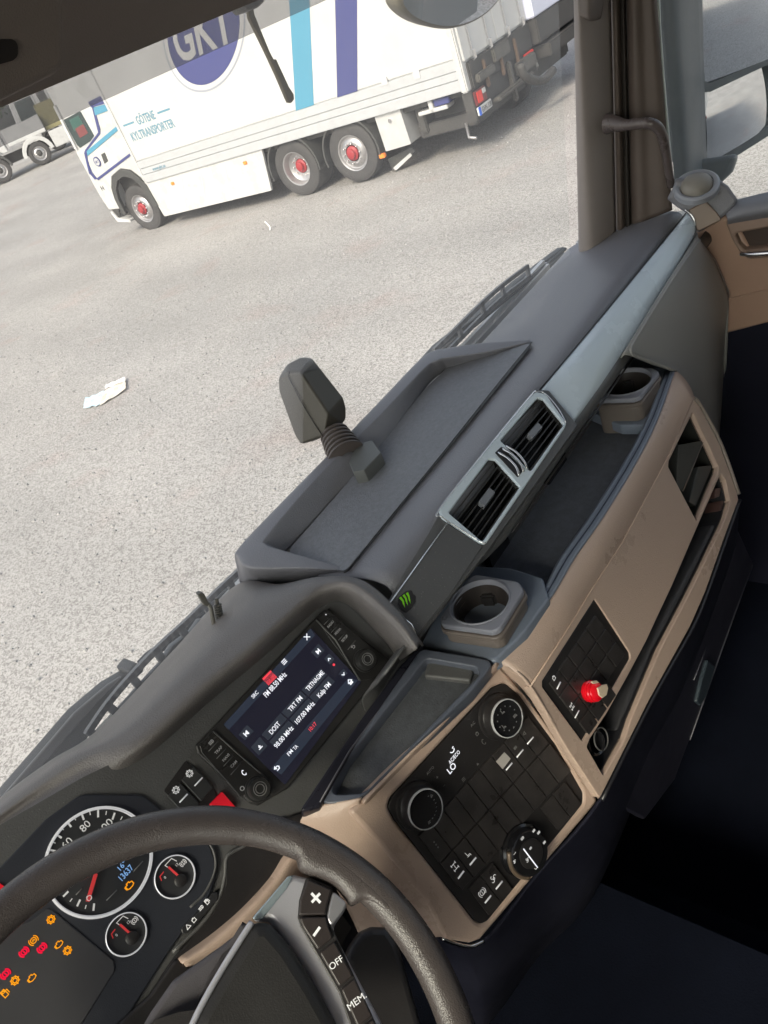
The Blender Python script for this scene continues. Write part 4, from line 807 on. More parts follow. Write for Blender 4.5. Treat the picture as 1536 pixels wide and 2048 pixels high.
# --- left of the radio: two exhaust filter keys and the red hazard key
def keyblock(name, fr, cpx, a, b, m, parent, o0, o1, g=.93, bev=.0012, r=.0015):
    c = Vector(cpx); a = Vector(a)*g/2; b = Vector(b)*g/2
    return prism(name, fr, [tuple(c-a-b), tuple(c+a-b), tuple(c+a+b), tuple(c-a+b)], o0, o1, m, parent, r=r, bevel=bev)
PW = mat('pointer_white', (.8, .8, .8), .4, emit=(.5, .5, .5), es=.5)
prism('switch_bezel', IP, [(326, 1583), (372, 1520), (432, 1584), (436, 1600), (388, 1640)], 0, .002, BLK, DB, r=.003, bevel=.001)
for (cx_, cy2, ix, iy, bx, by) in ((363, 1594, 352, 1580, 366, 1597), (391, 1562, 379, 1547, 396, 1564)):
    kb = keyblock('exhaust_key', IP, (cx_+4, cy2+6), (27, -30), (42, 46), mat('key_charcoal', (.05, .05, .05), .4), DB, .001, .0045)
    icon('key_icon', IP, 'gear', (ix, iy), .0042, .0006, PW, kb, off=.0048)
    tube('key_lamp', [IP.pt(bx-7, by+8, .0048), IP.pt(bx+9, by-9, .0048)], .0008, PW, kb, seg=6)
keyblock('hazard_key', IP, (446, 1612), (27, -28), (30, 34), mat('hazard_red', (.75, .02, .035), .25, emit=(.4, .0, .01), es=.4), DB, .001, .007)
# --- dials
CL = Fr(IP.w(0, 0, .0), IP.U, N=IP.N)
DIALF = mat('dial_face', (.035, .036, .04), .45, var=.05)
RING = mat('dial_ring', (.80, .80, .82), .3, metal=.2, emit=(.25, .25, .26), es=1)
HOUS = mat('cluster_blue_black', (.032, .035, .046), .42, bump=.2, scale=900, var=.05)
prism('cluster_housing', CL, [(-160, 1850), (0, 1735), (90, 1640), (160, 1590), (285, 1590), (345, 1640), (420, 1690), (436, 1740), (420, 1790), (340, 1900), (200, 2120), (-160, 2120)], .001, .004, HOUS, DB, r=.015, bevel=.002)
def dial(name, pts3, face_w, label=None):
    c, r = circ3(CL, *pts3, off=.006)
    d = lathe(name, CL, c, [(r*1.0, .003), (r*1.0, .0065), (r*.99, .0075), (r*.965, .0065), (r*.955, .0045), (0, .0045)], DIALF, DB, 64)
    lathe('dial_ring', CL, c, [(r*1.01, .005), (r*1.01, .0080), (r*.965, .0084), (r*.95, .0055)], RING, d, 72)
    return c, r, d
c, r, spd = dial('speedometer', ((89, 1720), (216, 1613), (304, 1717)), 1)
pxc = (197, 1721)
def pt_ang(a, rr): return CL.uv(pxc[0]+107*rr*math.cos(R_(a)), pxc[1]-107*rr*math.sin(R_(a)), .005)
def uvt(u): return CL.w(u[0], u[1], .0050)
DW = mat('dial_white', (.8, .8, .8), .5, emit=(.3, .3, .3), es=.5)
mes = []; mes2 = []
for k in range(0, 125, 5):
    a = 90.5+(90-k)*1.93
    big = k % 10 == 0
    A, B = pt_ang(a, .93), pt_ang(a, .82 if big else .87)
    mes.append(strokes_me(CL, [[A, B]], (0, 0), 1, .0019 if big else .0009, .0051))
link('dial_ticks', join(mes), DW, spd)
for s, p in (('60', (134, 1686)), ('80', (170, 1652)), ('100', (211, 1652)), ('40', (121, 1722)), ('120', (252, 1672))):
    txt('dial_number', CL, s, p, .0072, DW, spd, off=.0052, wid=.010 if len(s) == 2 else .015, bold=.004)
nb = CL.uv(196, 1727, .008); na = CL.uv(174, 1810, .008)
nd = link('needle', strokes_me(CL, [[CL.uv(191, 1750, .009), CL.uv(176, 1800, .009)]], (0, 0), 1, .0036, .009, .0008), mat('needle_red', (.75, .06, .07), .4, emit=(.5, .03, .03), es=.3), spd)
lathe('needle_hub', CL, nb, [(.008, .005), (.008, .011), (.006, .012), (0, .012)], BLK, spd, 24)
for p, s in (((268, 1750), '16E'), ((252, 1738), '16°'), ((250, 1746), '13637')):
    pass
LCD = mat('lcd_blue', (.02, .03, .05), .3, emit=(.22, .42, .75), es=.9)
txt('odometer_text', CL, '13637', (252, 1745), .0062, LCD, spd, off=.0052, wid=.0155, bold=.01); txt('odometer_text', CL, '16°', (244, 1731), .0050, LCD, spd, off=.0052, wid=.0085, bold=.01)
icon('engine_lamp', CL, 'engine', (259, 1770), .0048, .0010, mat('warn_amber', (.5, .2, 0), .4, emit=(.95, .36, .01), es=.75), spd, off=.0053)
for a, b in (((213, 1801), (234, 1780)), ((152, 1790), (164, 1777)), ((266, 1744), (286, 1722))): tube('scale_text', [CL.pt(*a, .0052), CL.pt(*b, .0052)], .0006, GRYP, spd, seg=5)
lathe('needle_eye', CL, CL.uv(178, 1795, .0052), [(.0026, .005), (.0026, .0101), (.0019, .0101), (.0019, .005)], DW, spd, 16)
for nm, cc in (('pressure_gauge', (349, 1751)), ('pressure_gauge', (252, 1866))):
    x0, y0 = cc; cg, rg, dg_ = dial(nm, ((x0-40, y0), (x0, y0-41), (x0+41, y0)), 1)
    sc_ = 41/41
    def q(x, y): return (x0+x, y0+y)
    link('gauge_scale', strokes_me(CL, [[CL.uv(*q(-19, -20), .005), CL.uv(*q(-6, -34), .005), CL.uv(*q(4, -29), .005)], [CL.uv(*q(-19, -20), .005), CL.uv(*q(-14, -17), .005)]], (0, 0), 1, .0008, .0050), DW, dg_)
    link('gauge_red_zone', strokes_me(CL, [[CL.uv(*q(-22, -7), .005), CL.uv(*q(-29, 2), .005), CL.uv(*q(-26, 10), .005)]], (0, 0), 1, .0010, .0050), mat('needle_red', (0, 0, 0)), dg_)
    txt('gauge_number', CL, '12', q(5, -22), .0026, DW, dg_, off=.0051); txt('gauge_number', CL, '0', q(-19, 4), .0026, DW, dg_, off=.0051)
    icon('gauge_icon', CL, 'brake', q(17, -25), .0034, .0006, DW, dg_, off=.0051)
    link('needle', strokes_me(CL, [[CL.uv(*q(9, 2), .007), CL.uv(*q(-11, -16), .007)]], (0, 0), 1, .0021, .0070, .0006), MATS['needle_red'], dg_)
    lathe('needle_hub', CL, CL.uv(*q(12, 10), .007), [(.0062, .0045), (.0062, .0082), (.005, .009), (0, .009)], BLK, dg_, 24)
    lathe('dial_shade', CL, cg, [(rg*1.07, .003), (rg*1.06, .006), (rg*1.0, .0062)], HOUS, dg_, 48)
dsp = prism('warning_display', CL, [(-160, 1980), (-60, 1880), (60, 1842), (97, 1814), (228, 1922), (230, 1942), (156, 2060), (120, 2130), (-160, 2130)], .0035, .0055, mat('display_grey', (.060, .060, .068), .35, var=.03), DB, r=.006, bevel=.001)
AMB = MATS['warn_amber']; WRD = mat('warn_red', (.4, 0, .02), .4, emit=(.9, .01, .06), es=.7)
for k, p, m in (('gear', (102, 1839), AMB), ('abs', (67, 1881), AMB), ('brake', (48, 1904), WRD), ('brake', (84, 1896), WRD), ('engine', (118, 1888), AMB), ('gear', (135, 1901), AMB), ('brake', (11, 1948), WRD), ('engine', (64, 1955), AMB), ('gear', (30, 1961), AMB), ('fuel', (10, 1986), AMB)):
    icon('warning_lamp', CL, k, p, .0041, .0008 if m is AMB else .0012, m, dsp, off=.0058)
prism('red_key', CL, [(-6, 1768), (0, 1767), (12, 1775), (0, 1790), (-8, 1790)], .004, .006, MATS['hazard_red'], DB)
# rocker keys at the right end of the cluster
rk = prism('rocker_panel', CL, [(408, 1812), (425, 1785), (437, 1785), (436, 1800), (375, 1868), (365, 1868), (362, 1858)], .003, .008, mat('rocker_black', (.03, .03, .033), .35), DB, r=.003, bevel=.001)
for k, p in (('lamp', (402, 1816)), ('fuel', (414, 1803)), ('tri', (376, 1853)), ('box', (388, 1840))): icon('rocker_icon', CL, k, p, .0030, .0007, PW, rk, off=.0083)
# curved lower edges beside the cluster, then the tan border
tube('cluster_edge', [IP.pt(*p, .004) for p in ((415, 1680), (428, 1705), (430, 1740), (410, 1785), (380, 1815))], .0014, DASHD, DB, seg=6, sm=24)
tube('cluster_edge', [IP.pt(*p, .005) for p in ((560, 1640), (490, 1690), (455, 1712), (450, 1750), (440, 1790), (410, 1840), (345, 1905))], .0022, DASHD, DB, seg=6, sm=30)
prism('lower_cluster_trim', IP, [(640, 1612), (560, 1640), (470, 1700), (452, 1720), (450, 1770), (425, 1825), (340, 1925), (210, 2130), (260, 2130), (600, 1730), (660, 1640)], .001, .006, BLK, DB, r=.006, bevel=.002)
R1 = [IP.pt(*p, .002) for p in ((640, 1640), (575, 1695), (535, 1755), (480, 1815), (420, 1865), (352, 1915))]
R2 = [IP.pt(*p, .020) for p in ((665, 1640), (590, 1705), (552, 1762), (495, 1825), (435, 1880), (365, 1925))]
R3 = [IP.pt(*p, .010) for p in ((690, 1660), (610, 1718), (568, 1782), (505, 1858), (450, 1900), (372, 1935))]
R4 = [IP.pt(*p, -.03) for p in ((700, 1680), (630, 1740), (585, 1810), (515, 1880), (460, 1920), (384, 1950))]
patch('tan_border', [R1, R2, R3, R4], TAN, DB, nu=30, nv=14, thick=.003)
prism('column_cowl_top', IP, [(300, 1990), (352, 1916), (378, 1935), (420, 1960), (330, 2130), (150, 2130)], .004, .012, BLK, DB, r=.006, bevel=.003)

# --- vent panel and silver strip
VP = from3(PZ(878, 1015, -.562), PZ(1075, 785, -.562), PZ(965, 1085, -.600))
prism('vent_carrier', VP, [(770, 1212), (876, 1030), (1068, 778), (1098, 780), (1156, 850), (978, 1098), (905, 1190), (838, 1276)], -.012, .0005, DASHD, DB, r=.004, bevel=.002, holes=[[(1001, 880), (1075, 795), (1086, 797), (1128, 848), (1061, 943)], [(897, 1025), (978, 917), (990, 918), (1040, 973), (965, 1083)]], hr=.003)
# front roll under the vents, down to the shelf
rl = []
K0 = ((.510, -.603), (.519, -.612), (.535, -.630), (.560, -.655), (.575, -.675), (.582, -.70), (.585, -.73), (.585, -.77))
K1 = ((.510, -.603), (.503, -.609), (.500, -.619), (.504, -.629), (.530, -.640), (.572, -.650), (.582, -.70), (.585, -.77))
for (a, b) in zip(K0, K1):
    rl.append([Vector((x, a[0]*(1-k)+b[0]*k, a[1]*(1-k)+b[1]*k)) for x, k in ((.36, 0), (.46, 0), (.54, 0), (.60, 1), (.75, 1), (.95, 1), (1.2, 1), (1.5, 1))])
patch('front_roll', rl, DASHD, DB, nu=20, nv=28, thick=.003)
tube('roll_seam', [Vector((.64, .5015, -.632)), Vector((1.25, .5015, -.632))], .0015, BLK, DB, seg=6)
vf = prism('vent_bezel', VP, [(877, 1018), (1060, 792), (1072, 783), (1092, 787), (1133, 845), (1130, 855), (972, 1087), (958, 1084), (884, 1034)], .0, .0055, SILV, DB, r=.007, bevel=.0018,
           holes=[[(1001, 880), (1075, 795), (1086, 797), (1128, 848), (1061, 943)], [(897, 1025), (978, 917), (990, 918), (1040, 973), (965, 1083)]], hr=.0035)
tube('vent_edge', [VP.pt(*p, .0048) for p in ((972, 1088), (960, 1083), (920, 1058), (884, 1034), (878, 1020), (960, 915), (1060, 793), (1073, 784), (1090, 787), (1115, 815), (1132, 845))], .0009, CHR, vf, seg=6, sm=60)
VD = mat('vent_dark', (.035, .033, .028), .4, bump=.2, scale=900, var=.1)
for quad in (((1001, 880), (1080, 793), (1130, 849), (1061, 945)), ((896, 1026), (984, 914), (1041, 974), (966, 1085))):
    a, b, c, d = [VP.pt(*p, -.001) for p in quad]
    nrm = VP.N
    v = link('air_vent', mesh([a-nrm*.03, b-nrm*.03, c-nrm*.03, d-nrm*.03, a, b, c, d], [(0, 1, 2, 3), (0, 4, 5, 1), (1, 5, 6, 2), (2, 6, 7, 3), (3, 7, 4, 0)]), BLK, DB)
    for k in range(7):
        s = (k+.6)/7.1; p, q = a*(1-s)+d*s, b*(1-s)+c*s
        vv = (d-a).normalized(); me = mesh([p-nrm*.020-vv*.004, q-nrm*.020-vv*.004, q+nrm*.0006+vv*.0015, p+nrm*.0006+vv*.0015, p-nrm*.020-vv*.0025, q-nrm*.020-vv*.0025, q+nrm*.0006+vv*.0032, p+nrm*.0006+vv*.0032], [(0, 1, 2, 3), (7, 6, 5, 4), (3, 2, 6, 7), (0, 4, 5, 1)])
        link('slat', me, VD, v)
    m_ = (a+b+c+d)/4; uu = (b-a).normalized(); vv = (d-a).normalized()
    me = mesh([m_+uu*x+vv*y+nrm*z for z in (-.004, .005) for x, y in ((-.014, -.005), (.014, -.005), (.014, .005), (-.014, .005))], [(4, 5, 6, 7), (0, 1, 5, 4), (1, 2, 6, 5), (2, 3, 7, 6), (3, 0, 4, 7)])
    link('vent_tab', me, mat('tab_grey', (.20, .21, .23), .35), v)
# thumb wheel between the vents
prism('thumb_wheel_slot', VP, [(990, 905), (1003, 893), (1048, 938), (1036, 955)], .005, .0062, BLK, vf, r=.002)
for dx in (0, 9, 16): tube('thumb_wheel', [VP.pt(996+dx, 905-dx*.8, .006), VP.pt(1015+dx, 916-dx*.8, .0095), VP.pt(1032+dx, 934-dx*.7, .0095), VP.pt(1038+dx, 952-dx*.9, .006)], .0016, CHR, vf, seg=8, sm=14)
# left plain cover with silver edges and the claw sticker
lc = prism('plain_cover', VP, [(775, 1212), (895, 1046), (965, 1092), (900, 1190), (834, 1272)], .0, .0035, DASHD, DB, r=.002, bevel=.001)
tube('cover_edge', [VP.pt(895, 1046, .0038), VP.pt(776, 1211, .0038), VP.pt(800, 1232, .0038), VP.pt(822, 1250, .0034), VP.pt(834, 1272, .0022)], [.0010, .0010, .0016, .0020, .0008], CHR, lc, seg=8, sm=0)
st = prism('sticker', VP, [(797, 1195), (812, 1182), (824, 1180), (826, 1188), (832, 1192), (831, 1204), (822, 1218), (812, 1226), (803, 1220), (796, 1208)], .0034, .0041, BLK, lc, r=.003)
CLW = mat('claw_green', (.25, .75, .02), .4)
for dx, dy, L_ in ((0, 0, 1), (7, -5, 1.05), (14, -9, .85)):
    prism('claw_mark', VP, [(798+dx, 1196+dy), (802+dx, 1193+dy), (808+dx*.8, 1201+dy), (810+dx*.8, 1215+dy*.9), (806+dx*.8, 1208+dy), (804+dx*.85, 1202+dy)], .0042, .0046, CLW, st)
# silver-blue strip
def Y(px, py, y): return PY(px, py, y)
S0 = [PZ(1074, 790, -.5665), PZ(1235, 597, -.5665), PZ(1376, 424, -.5665)]
S4 = [Y(1141, 850, .503), Y(1244, 714, .505), Y(1313, 604, .508), Y(1393, 461, .510)]
S0 = resample(S0, 12); S4 = resample(S4, 12)
rows_ = [S0]
for t, bz in ((.25, .009), (.5, .013), (.75, .010)): rows_.append([a*(1-t)+b*t+Vector((0, -.006, bz))*min(1, .12+i*.4) for i, (a, b) in enumerate(zip(S0, S4))])
rows_.append(S4); rows_.append([p+Vector((0, .012, -.018)) for p in S4])
patch('silver_strip', rows_, SILV, DB, nu=40, nv=24, thick=.002)
tube('strip_shadow_gap', [p+Vector((0, .002, .0005)) for p in S0], .0012, BLK, DB, seg=6)
# grey side panel right of the cup holder
g = [[Y(1236, 722, .512), Y(1285, 645, .512), Y(1340, 556, .513), Y(1393, 464, .515)],
     [Y(1251, 708, .494), Y(1300, 630, .492), Y(1350, 550, .492), Y(1399, 479, .50)],
     [Y(1300, 726, .482), Y(1350, 668, .479), Y(1395, 592, .480), Y(1430, 522, .49)],
     [Y(1352, 745, .468), Y(1402, 742, .474), Y(1432, 655, .478), Y(1450, 572, .480)],
     [Y(1374, 775, .464), Y(1422, 850, .468), PX(1444, 725, 1.485), PX(1457, 600, 1.495)],
     [Y(1394, 810, .462), Y(1430, 960, .470), PX(1440, 860, 1.50), PX(1456, 650, 1.50)]]
patch('side_panel', g, mat('side_grey', (.33, .325, .31), .5, bump=.3, scale=900, var=.05, vscale=4), DB, nu=24, nv=34, thick=.003)
tube('panel_ridge', [Y(1399, 481, .498), Y(1350, 552, .4895), Y(1300, 632, .4895), Y(1268, 684, .489), Y(1262, 700, .487), Y(1270, 712, .485), Y(1300, 722, .480), Y(1352, 741, .466)], .0024, MATS['side_grey'], DB, seg=10, sm=50)
# shelf well
SH = Fr((0, 0, -.745), (1, 0, 0), N=(0, 0, 1))
link('shelf_floor', mesh([(.40, .60, -.745), (1.20, .60, -.745), (1.14, .445, -.745), (.50, .455, -.745)], [(0, 1, 2, 3)]), mat('shelf_mat', (.14, .15, .18), .55, bump=.5, scale=500, var=.2, vscale=90), DB)
lip = [(994, 1320), (1045, 1264), (1102, 1196), (1150, 1115), (1205, 1036), (1267, 935), (1314, 842), (1350, 741)]
lipi = [(960, 1300), (1030, 1235), (1085, 1180), (1120, 1115), (1180, 1030), (1245, 928), (1292, 840), (1330, 742)]
patch('shelf_lip', [Z(lipi, -.745), Z(lipi, -.704), Z([((a[0]*.35+b[0]*.65), (a[1]*.35+b[1]*.65)) for a, b in zip(lip, lipi)], -.700), Z(lip, -.7005), Z(lip, -.72)], BLUEG, DB, nu=40, nv=20, thick=.002)
tube('lip_groove', [p+Vector((0, 0, .0015)) for p in Z([((a[0]*.55+b[0]*.45), (a[1]*.55+b[1]*.45)) for a, b in zip(lip[2:], lipi[2:])], -.7005)], .0010, mat('groove_navy', (.03, .04, .07), .5), DB, seg=6, sm=40)
SMT = mat('small_tray_trim', (.105, .118, .15), .38, bump=.3, scale=700, var=.08, dust=.2)
DK = Fr((0, 0, -.716), (1, 0, 0), N=(0, 0, 1))
DK2 = Fr((0, 0, -.6945), (1, 0, 0), N=(0, 0, 1))
prism('holder_deck', DK2, [(840, 1292), (990, 1322), (1050, 1262), (1098, 1196), (1085, 1155), (1020, 1135), (930, 1130), (880, 1210)], -.02, 0, BLUEG, DB, r=.01, bevel=.003)
prism('holder_deck', DK, [(1170, 820), (1222, 735), (1255, 712), (1346, 738), (1322, 830), (1296, 850), (1240, 850)], -.02, 0, BLUEG, DB, r=.01, bevel=.003)
for k in range(3): tube('deck_rib', [PZ(1330+k*6, 752, -.712), PZ(1318+k*6, 800, -.712)], .0012, BLUEG, DB, seg=6)
link('socket', box_me((.66, .574, -.735), (.72, .590, -.695), .002), BLKG, DB); link('socket', box_me((.86, .574, -.735), (.93, .590, -.69), .002), BLKG, DB)
# cup holders
CG = mat('cup_grey', (.27, .28, .33), .4, bump=.2, scale=900, var=.05); CGD = mat('cup_brown_grey', (.17, .145, .13), .4, bump=.2, scale=900)
def cup(zt, face, cpx, rpx, base_z, label):
    f = Fr((0, 0, zt), (1, 0, 0), N=(0, 0, 1)); c, _ = f.uv(*cpx), 0
    r = (abs(Vector(f.uv(cpx[0]-rpx, cpx[1]))-Vector(c)).length if False else (Vector(f.uv(cpx[0]-rpx, cpx[1]))-Vector(c)).length)
    h = prism('cup_holder', f, face, -.009, 0, CG, DB, r=.010, bevel=.002, holes=[])
    bpy.data.objects.remove(h)
    L = [rpoly(f.uvs(face), .012), disc_loop(c, r, 48)]
    h = link('cup_holder', prism_me(f, L, -.009, 0, .002), CG, DB); lab(h, label)
    cc = Vector(c); big = [tuple(cc+(Vector(p)-cc)*1.05) for p in L[0]]
    link('collar', prism_me(f, [big, disc_loop(c, r*.99, 40)], -.017, -.010, .002), CGD, h)
    sm = [tuple(cc+(Vector(p)-cc)*.985) for p in L[0]]
    link('pod', prism_me(f, [sm, disc_loop(c, r*.985, 40)], base_z-zt, -.0175, .003), CGD, h)
    lathe('cup_wall', f, c, [(r*.96, -.007), (r*.985, -.003), (r*1.02, .0012), (r*1.06, .0012), (r*1.075, .0002)], CG, h, 48)
    lathe('cup_well', f, c, [(r*.80, -.055), (r*.88, -.02), (r*.955, -.006), (r*.97, -.006)], mat('cup_inside', (.045, .038, .036), .35, var=.2), h, 48)
    lathe('cup_floor', f, c, [(r*.9, -.0545), (0, -.0545)], BLK, h, 32)
    for a in (20, 140, 260):
        p = Vector(c)+Vector((math.cos(R_(a)), math.sin(R_(a))))*r*.85
        me = box_me((-.010, -.006, -.05), (.010, .006, -.018), .003); me.transform(Matrix.Translation((0, 0, 0)) @ f.mat(0) @ Matrix.Translation((p[0], p[1], 0)) @ Matrix.Rotation(R_(a+90), 4, 'Z')); link('spring_finger', me, BLK, h)
    return h, f, c, r
h1, f1_, c1_, r1_ = cup(-.660, [(945, 1147), (1038, 1163), (1047, 1180), (1000, 1256), (985, 1263), (882, 1249), (880, 1234)], (959, 1203), 55, -.694, 'near cup holder in front of the plain cover')
h2, f2_, c2_, r2_ = cup(-.672, [(1230, 737), (1305, 735), (1319, 743), (1281, 792), (1266, 797), (1190, 799), (1191, 786)], (1251, 763), 47, -.742, 'far cup holder by the silver strip')
icon('cup_icon', f1_, 'box', (889, 1236), .0045, .0007, GRYP, h1, off=.0005); icon('cup_icon', f2_, 'box', (1199, 787), .0045, .0007, GRYP, h2, off=.0005)

# --- small open tray between radio and climate panel
LT = from3(PZ(640, 1600, -.692), PZ(980, 1325, -.692), PZ(735, 1600, -.698))
prism('small_tray_rim', LT, [(842, 1296), (992, 1321), (940, 1385), (820, 1500), (737, 1584), (715, 1600), (630, 1611), (700, 1500)], -.02, 0, SMT, DB, r=.012, bevel=.002, holes=[[(852, 1316), (955, 1334), (958, 1350), (830, 1482), (742, 1574), (722, 1586), (656, 1590), (692, 1520)]], hr=.010)
prism('small_tray_floor', LT, [(840, 1318), (960, 1330), (960, 1360), (820, 1495), (735, 1585), (655, 1595)], -.024, -.017, mat('tray_floor_dark', (.085, .09, .10), .55, bump=.6, scale=450, var=.2, vscale=90, dust=.3), DB)
prism('tray_wall', LT, [(855, 1320), (947, 1337), (940, 1362), (848, 1352)], -.02, -.010, DASHD, DB, r=.004, bevel=.003)
# dark trim between the radio and the tray
prism('dark_gap_trim', from3(PZ(640, 1612, -.69), PZ(850, 1300, -.69), PZ(600, 1600, -.68)), [(596, 1625), (720, 1440), (800, 1330), (846, 1286), (862, 1310), (760, 1440), (700, 1510), (640, 1615)], -.03, .0, mat('gap_trim_navy', (.022, .022, .032), .3, var=.1), DB, r=.004, bevel=.003)
tube('gap_line', [PZ(846, 1300, -.686), PZ(780, 1392, -.686), PZ(700, 1500, -.686), PZ(640, 1604, -.686)], .0010, mat('line_grey', (.12, .12, .14), .4), DB, seg=6)

# ======================= FASCIAS =======================
ACp = from3(PZ(800, 1610, -.735), PZ(1010, 1365, -.735), PZ(960, 1850, -.90))
SEAM_ = [PZ(990, 1323, -.7035), ACp.pt(1024, 1362, -.003), ACp.pt(1060, 1402, -.003), ACp.pt(1129, 1496, -.003), ACp.pt(1196, 1600, -.003)]
# passenger fascia: flat lower face and a soft rolled top
PFc = from3(PZ(1060, 1374, -.737), PZ(1389, 794, -.737), PZ(1380, 1235, -.925))
cre = [(1060, 1374), (1128, 1270), (1150, 1235), (1180, 1185), (1246, 1083), (1341, 905), (1389, 794)]
crv = [PFc.pt(x, y, 0) for x, y in cre]
L8 = resample(Z(lip, -.7035), 20); C8 = resample(crv, 20)
def bulge(t, by, bz): return [a*(1-t)+b*t+Vector((0, -by, bz)) for a, b in zip(L8, C8)]
patch('fascia_roll', [[p+Vector((0, .006, -.012)) for p in L8], L8, bulge(.3, .004, .0035), bulge(.65, .004, .003), C8], TAN, DB, nu=50, nv=20, thick=.003)
tube('lip_gap', [p+Vector((0, .002, .001)) for p in L8], .0014, BLK, DB, seg=6)
slot_in = [(1442, 946), (1452, 960), (1461, 1002), (1450, 1040), (1412, 1120), (1375, 1195), (1320, 1300), (1262, 1440), (1249, 1480), (1207, 1552), (1174, 1494), (1180, 1478), (1215, 1425), (1257, 1350), (1292, 1284), (1303, 1260), (1345, 1170), (1393, 1058), (1425, 985)]
pocket = [(1386, 824), (1437, 932), (1436, 944), (1394, 1044), (1337, 934), (1338, 922)]
swp = [(1190, 1197), (1260, 1305), (1261, 1318), (1165, 1483), (1085, 1374), (1085, 1362)]
pf = prism('passenger_fascia', PFc, [(1061, 1375), (1128, 1270), (1180, 1185), (1246, 1083), (1341, 905), (1387, 797), (1399, 812), (1440, 890), (1474, 985), (1477, 1000), (1450, 1072), (1410, 1186), (1380, 1254), (1298, 1402), (1200, 1597), (1130, 1490)], -.012, .0, TAN, DB, bevel=.0015, holes=[slot_in, pocket, swp], r=.003, hr=.004)
tube('crease_line', [PFc.pt(x, y, .0006) for x, y in cre], .0011, mat('crease_light', (.62, .46, .36), .35), DB, seg=6)
tube('fascia_edge', [PFc.pt(*p, .001) for p in ((1390, 796), (1402, 812), (1443, 890), (1478, 988))], .003, mat('edge_taupe', (.26, .22, .19), .4), DB, seg=8, sm=20)
tube('fascia_lower_edge', [PFc.pt(*p, -.003) for p in ((1480, 1000), (1453, 1076), (1413, 1190), (1384, 1258), (1302, 1404), (1204, 1600))], .003, mat('edge_black', (.02, .02, .025), .35), DB, seg=8, sm=30)
patch('seam_filler', [[L8[0], L8[0]*.6+C8[0]*.4+Vector((0, -.004, .003)), C8[0], PFc.pt(1130, 1490, -.002), PFc.pt(1196, 1592, -.003)], [SEAM_[0], SEAM_[1], SEAM_[2], SEAM_[3], SEAM_[4]]], TAN, DB, nu=24, nv=4, thick=.003)
# recesses behind the holes
def recess(nm, fr, pts, depth, m, par, ex=6):
    cx_, cy2 = sum(p[0] for p in pts)/len(pts), sum(p[1] for p in pts)/len(pts)
    loop = fr.uvs(pts); V = [fr.w(u, v, -.008) for u, v in loop]+[fr.w(u, v, -depth) for u, v in loop]; n = len(loop)
    F = [(i, (i+1) % n, n+(i+1) % n, n+i) for i in range(n)]; me = mesh(V, F)
    back = prism_me(fr, [[tuple(p) for p in loop]], -depth-.002, -depth); return link(nm, join([me, back]), m, par)
recess('storage_slot', PFc, slot_in, .05, mat('slot_black', (.02, .02, .024), .5, bump=.2, scale=700), pf)
pk = recess('storage_pocket', PFc, pocket, .05, mat('pocket_black', (.022, .022, .02), .4), pf)
PKM = mat('pocket_insert', (.05, .052, .05), .35, var=.1)
prism('pocket_shelf', PFc, [(1357, 890), (1408, 881), (1366, 984), (1352, 972)], -.045, -.008, PKM, pk, r=.001, bevel=.001)
prism('pocket_shelf', PFc, [(1396, 934), (1426, 930), (1392, 1012), (1378, 1004)], -.045, -.012, PKM, pk, r=.001, bevel=.001)
tube('pocket_edge', [PFc.pt(1408, 881, -.007), PFc.pt(1366, 982, -.007)], .0008, CGD, pk, seg=6)
prism('soft_flap', PFc, [(1428, 1050), (1448, 1046), (1412, 1120), (1374, 1196), (1320, 1302), (1262, 1440), (1254, 1476), (1234, 1466), (1262, 1380), (1340, 1215)], -.045, -.014, mat('flap_charcoal', (.04, .04, .045), .55, bump=.3, scale=600, var=.1), pf, r=.008, bevel=.006)
for q in ((1437, 985), (1447, 1010)): prism('slot_clip', PFc, [(q[0]-6, q[1]-8), (q[0]+6, q[1]-10), (q[0]+2, q[1]+8), (q[0]-8, q[1]+12)], -.04, -.012, mat('clip_maroon', (.09, .05, .045), .35), pf, r=.001, bevel=.001)
# power socket at the slot's lower end
c_s = PFc.uv(1190, 1485, -.01); lathe('power_socket', PFc, c_s, [(.0175, -.012), (.0175, -.008), (.0155, -.006), (.013, -.008), (.0125, -.03), (0, -.03)], BLKG, pf, 32)
lathe('socket_ring', PFc, PFc.uv(1202, 1478, -.008), [(.0150, -.0085), (.0150, -.0070), (.0140, -.0070), (.0140, -.0085)], mat('ring_mid_grey', (0, 0, 0)), pf, 32)
# switch panel with small keys
sw = prism('switch_panel', PFc, swp, -.010, -.0025, BLK, DB, r=.004, bevel=.001)
def grid(name, fr, org, a, b, cells, m, parent, o0, o1, g=.94):
    O = Vector(org); a = Vector(a); b = Vector(b); out = []
    for i, j in cells:
        c = O + a*j + b*i; out.append(keyblock(name, fr, c, a, b, m, parent, o0, o1, g, bev=.0006, r=.0008))
    return out
grid('panel_key', PFc, (1118, 1366), (18.6, -27.5), (20, 26.5), [(0, j) for j in range(5)]+[(1, j) for j in range(0, 5)]+[(2, j) for j in range(0, 5)]+[(3, j) for j in range(3)], BTN, sw, -.003, .0005, .92)
icon('key_icon', PFc, 'box', (1108, 1356), .0038, .0006, PW, sw, off=.0010); tube('key_lamp', [PFc.pt(1114, 1378, .0010), PFc.pt(1121, 1364, .0010)], .0009, PW, sw, seg=6)
icon('key_icon', PFc, 'axle', (1144, 1413), .0040, .0006, PW, sw, off=.0010); tube('key_lamp', [PFc.pt(1150, 1436, .0010), PFc.pt(1158, 1421, .0010)], .0008, PW, sw, seg=6)
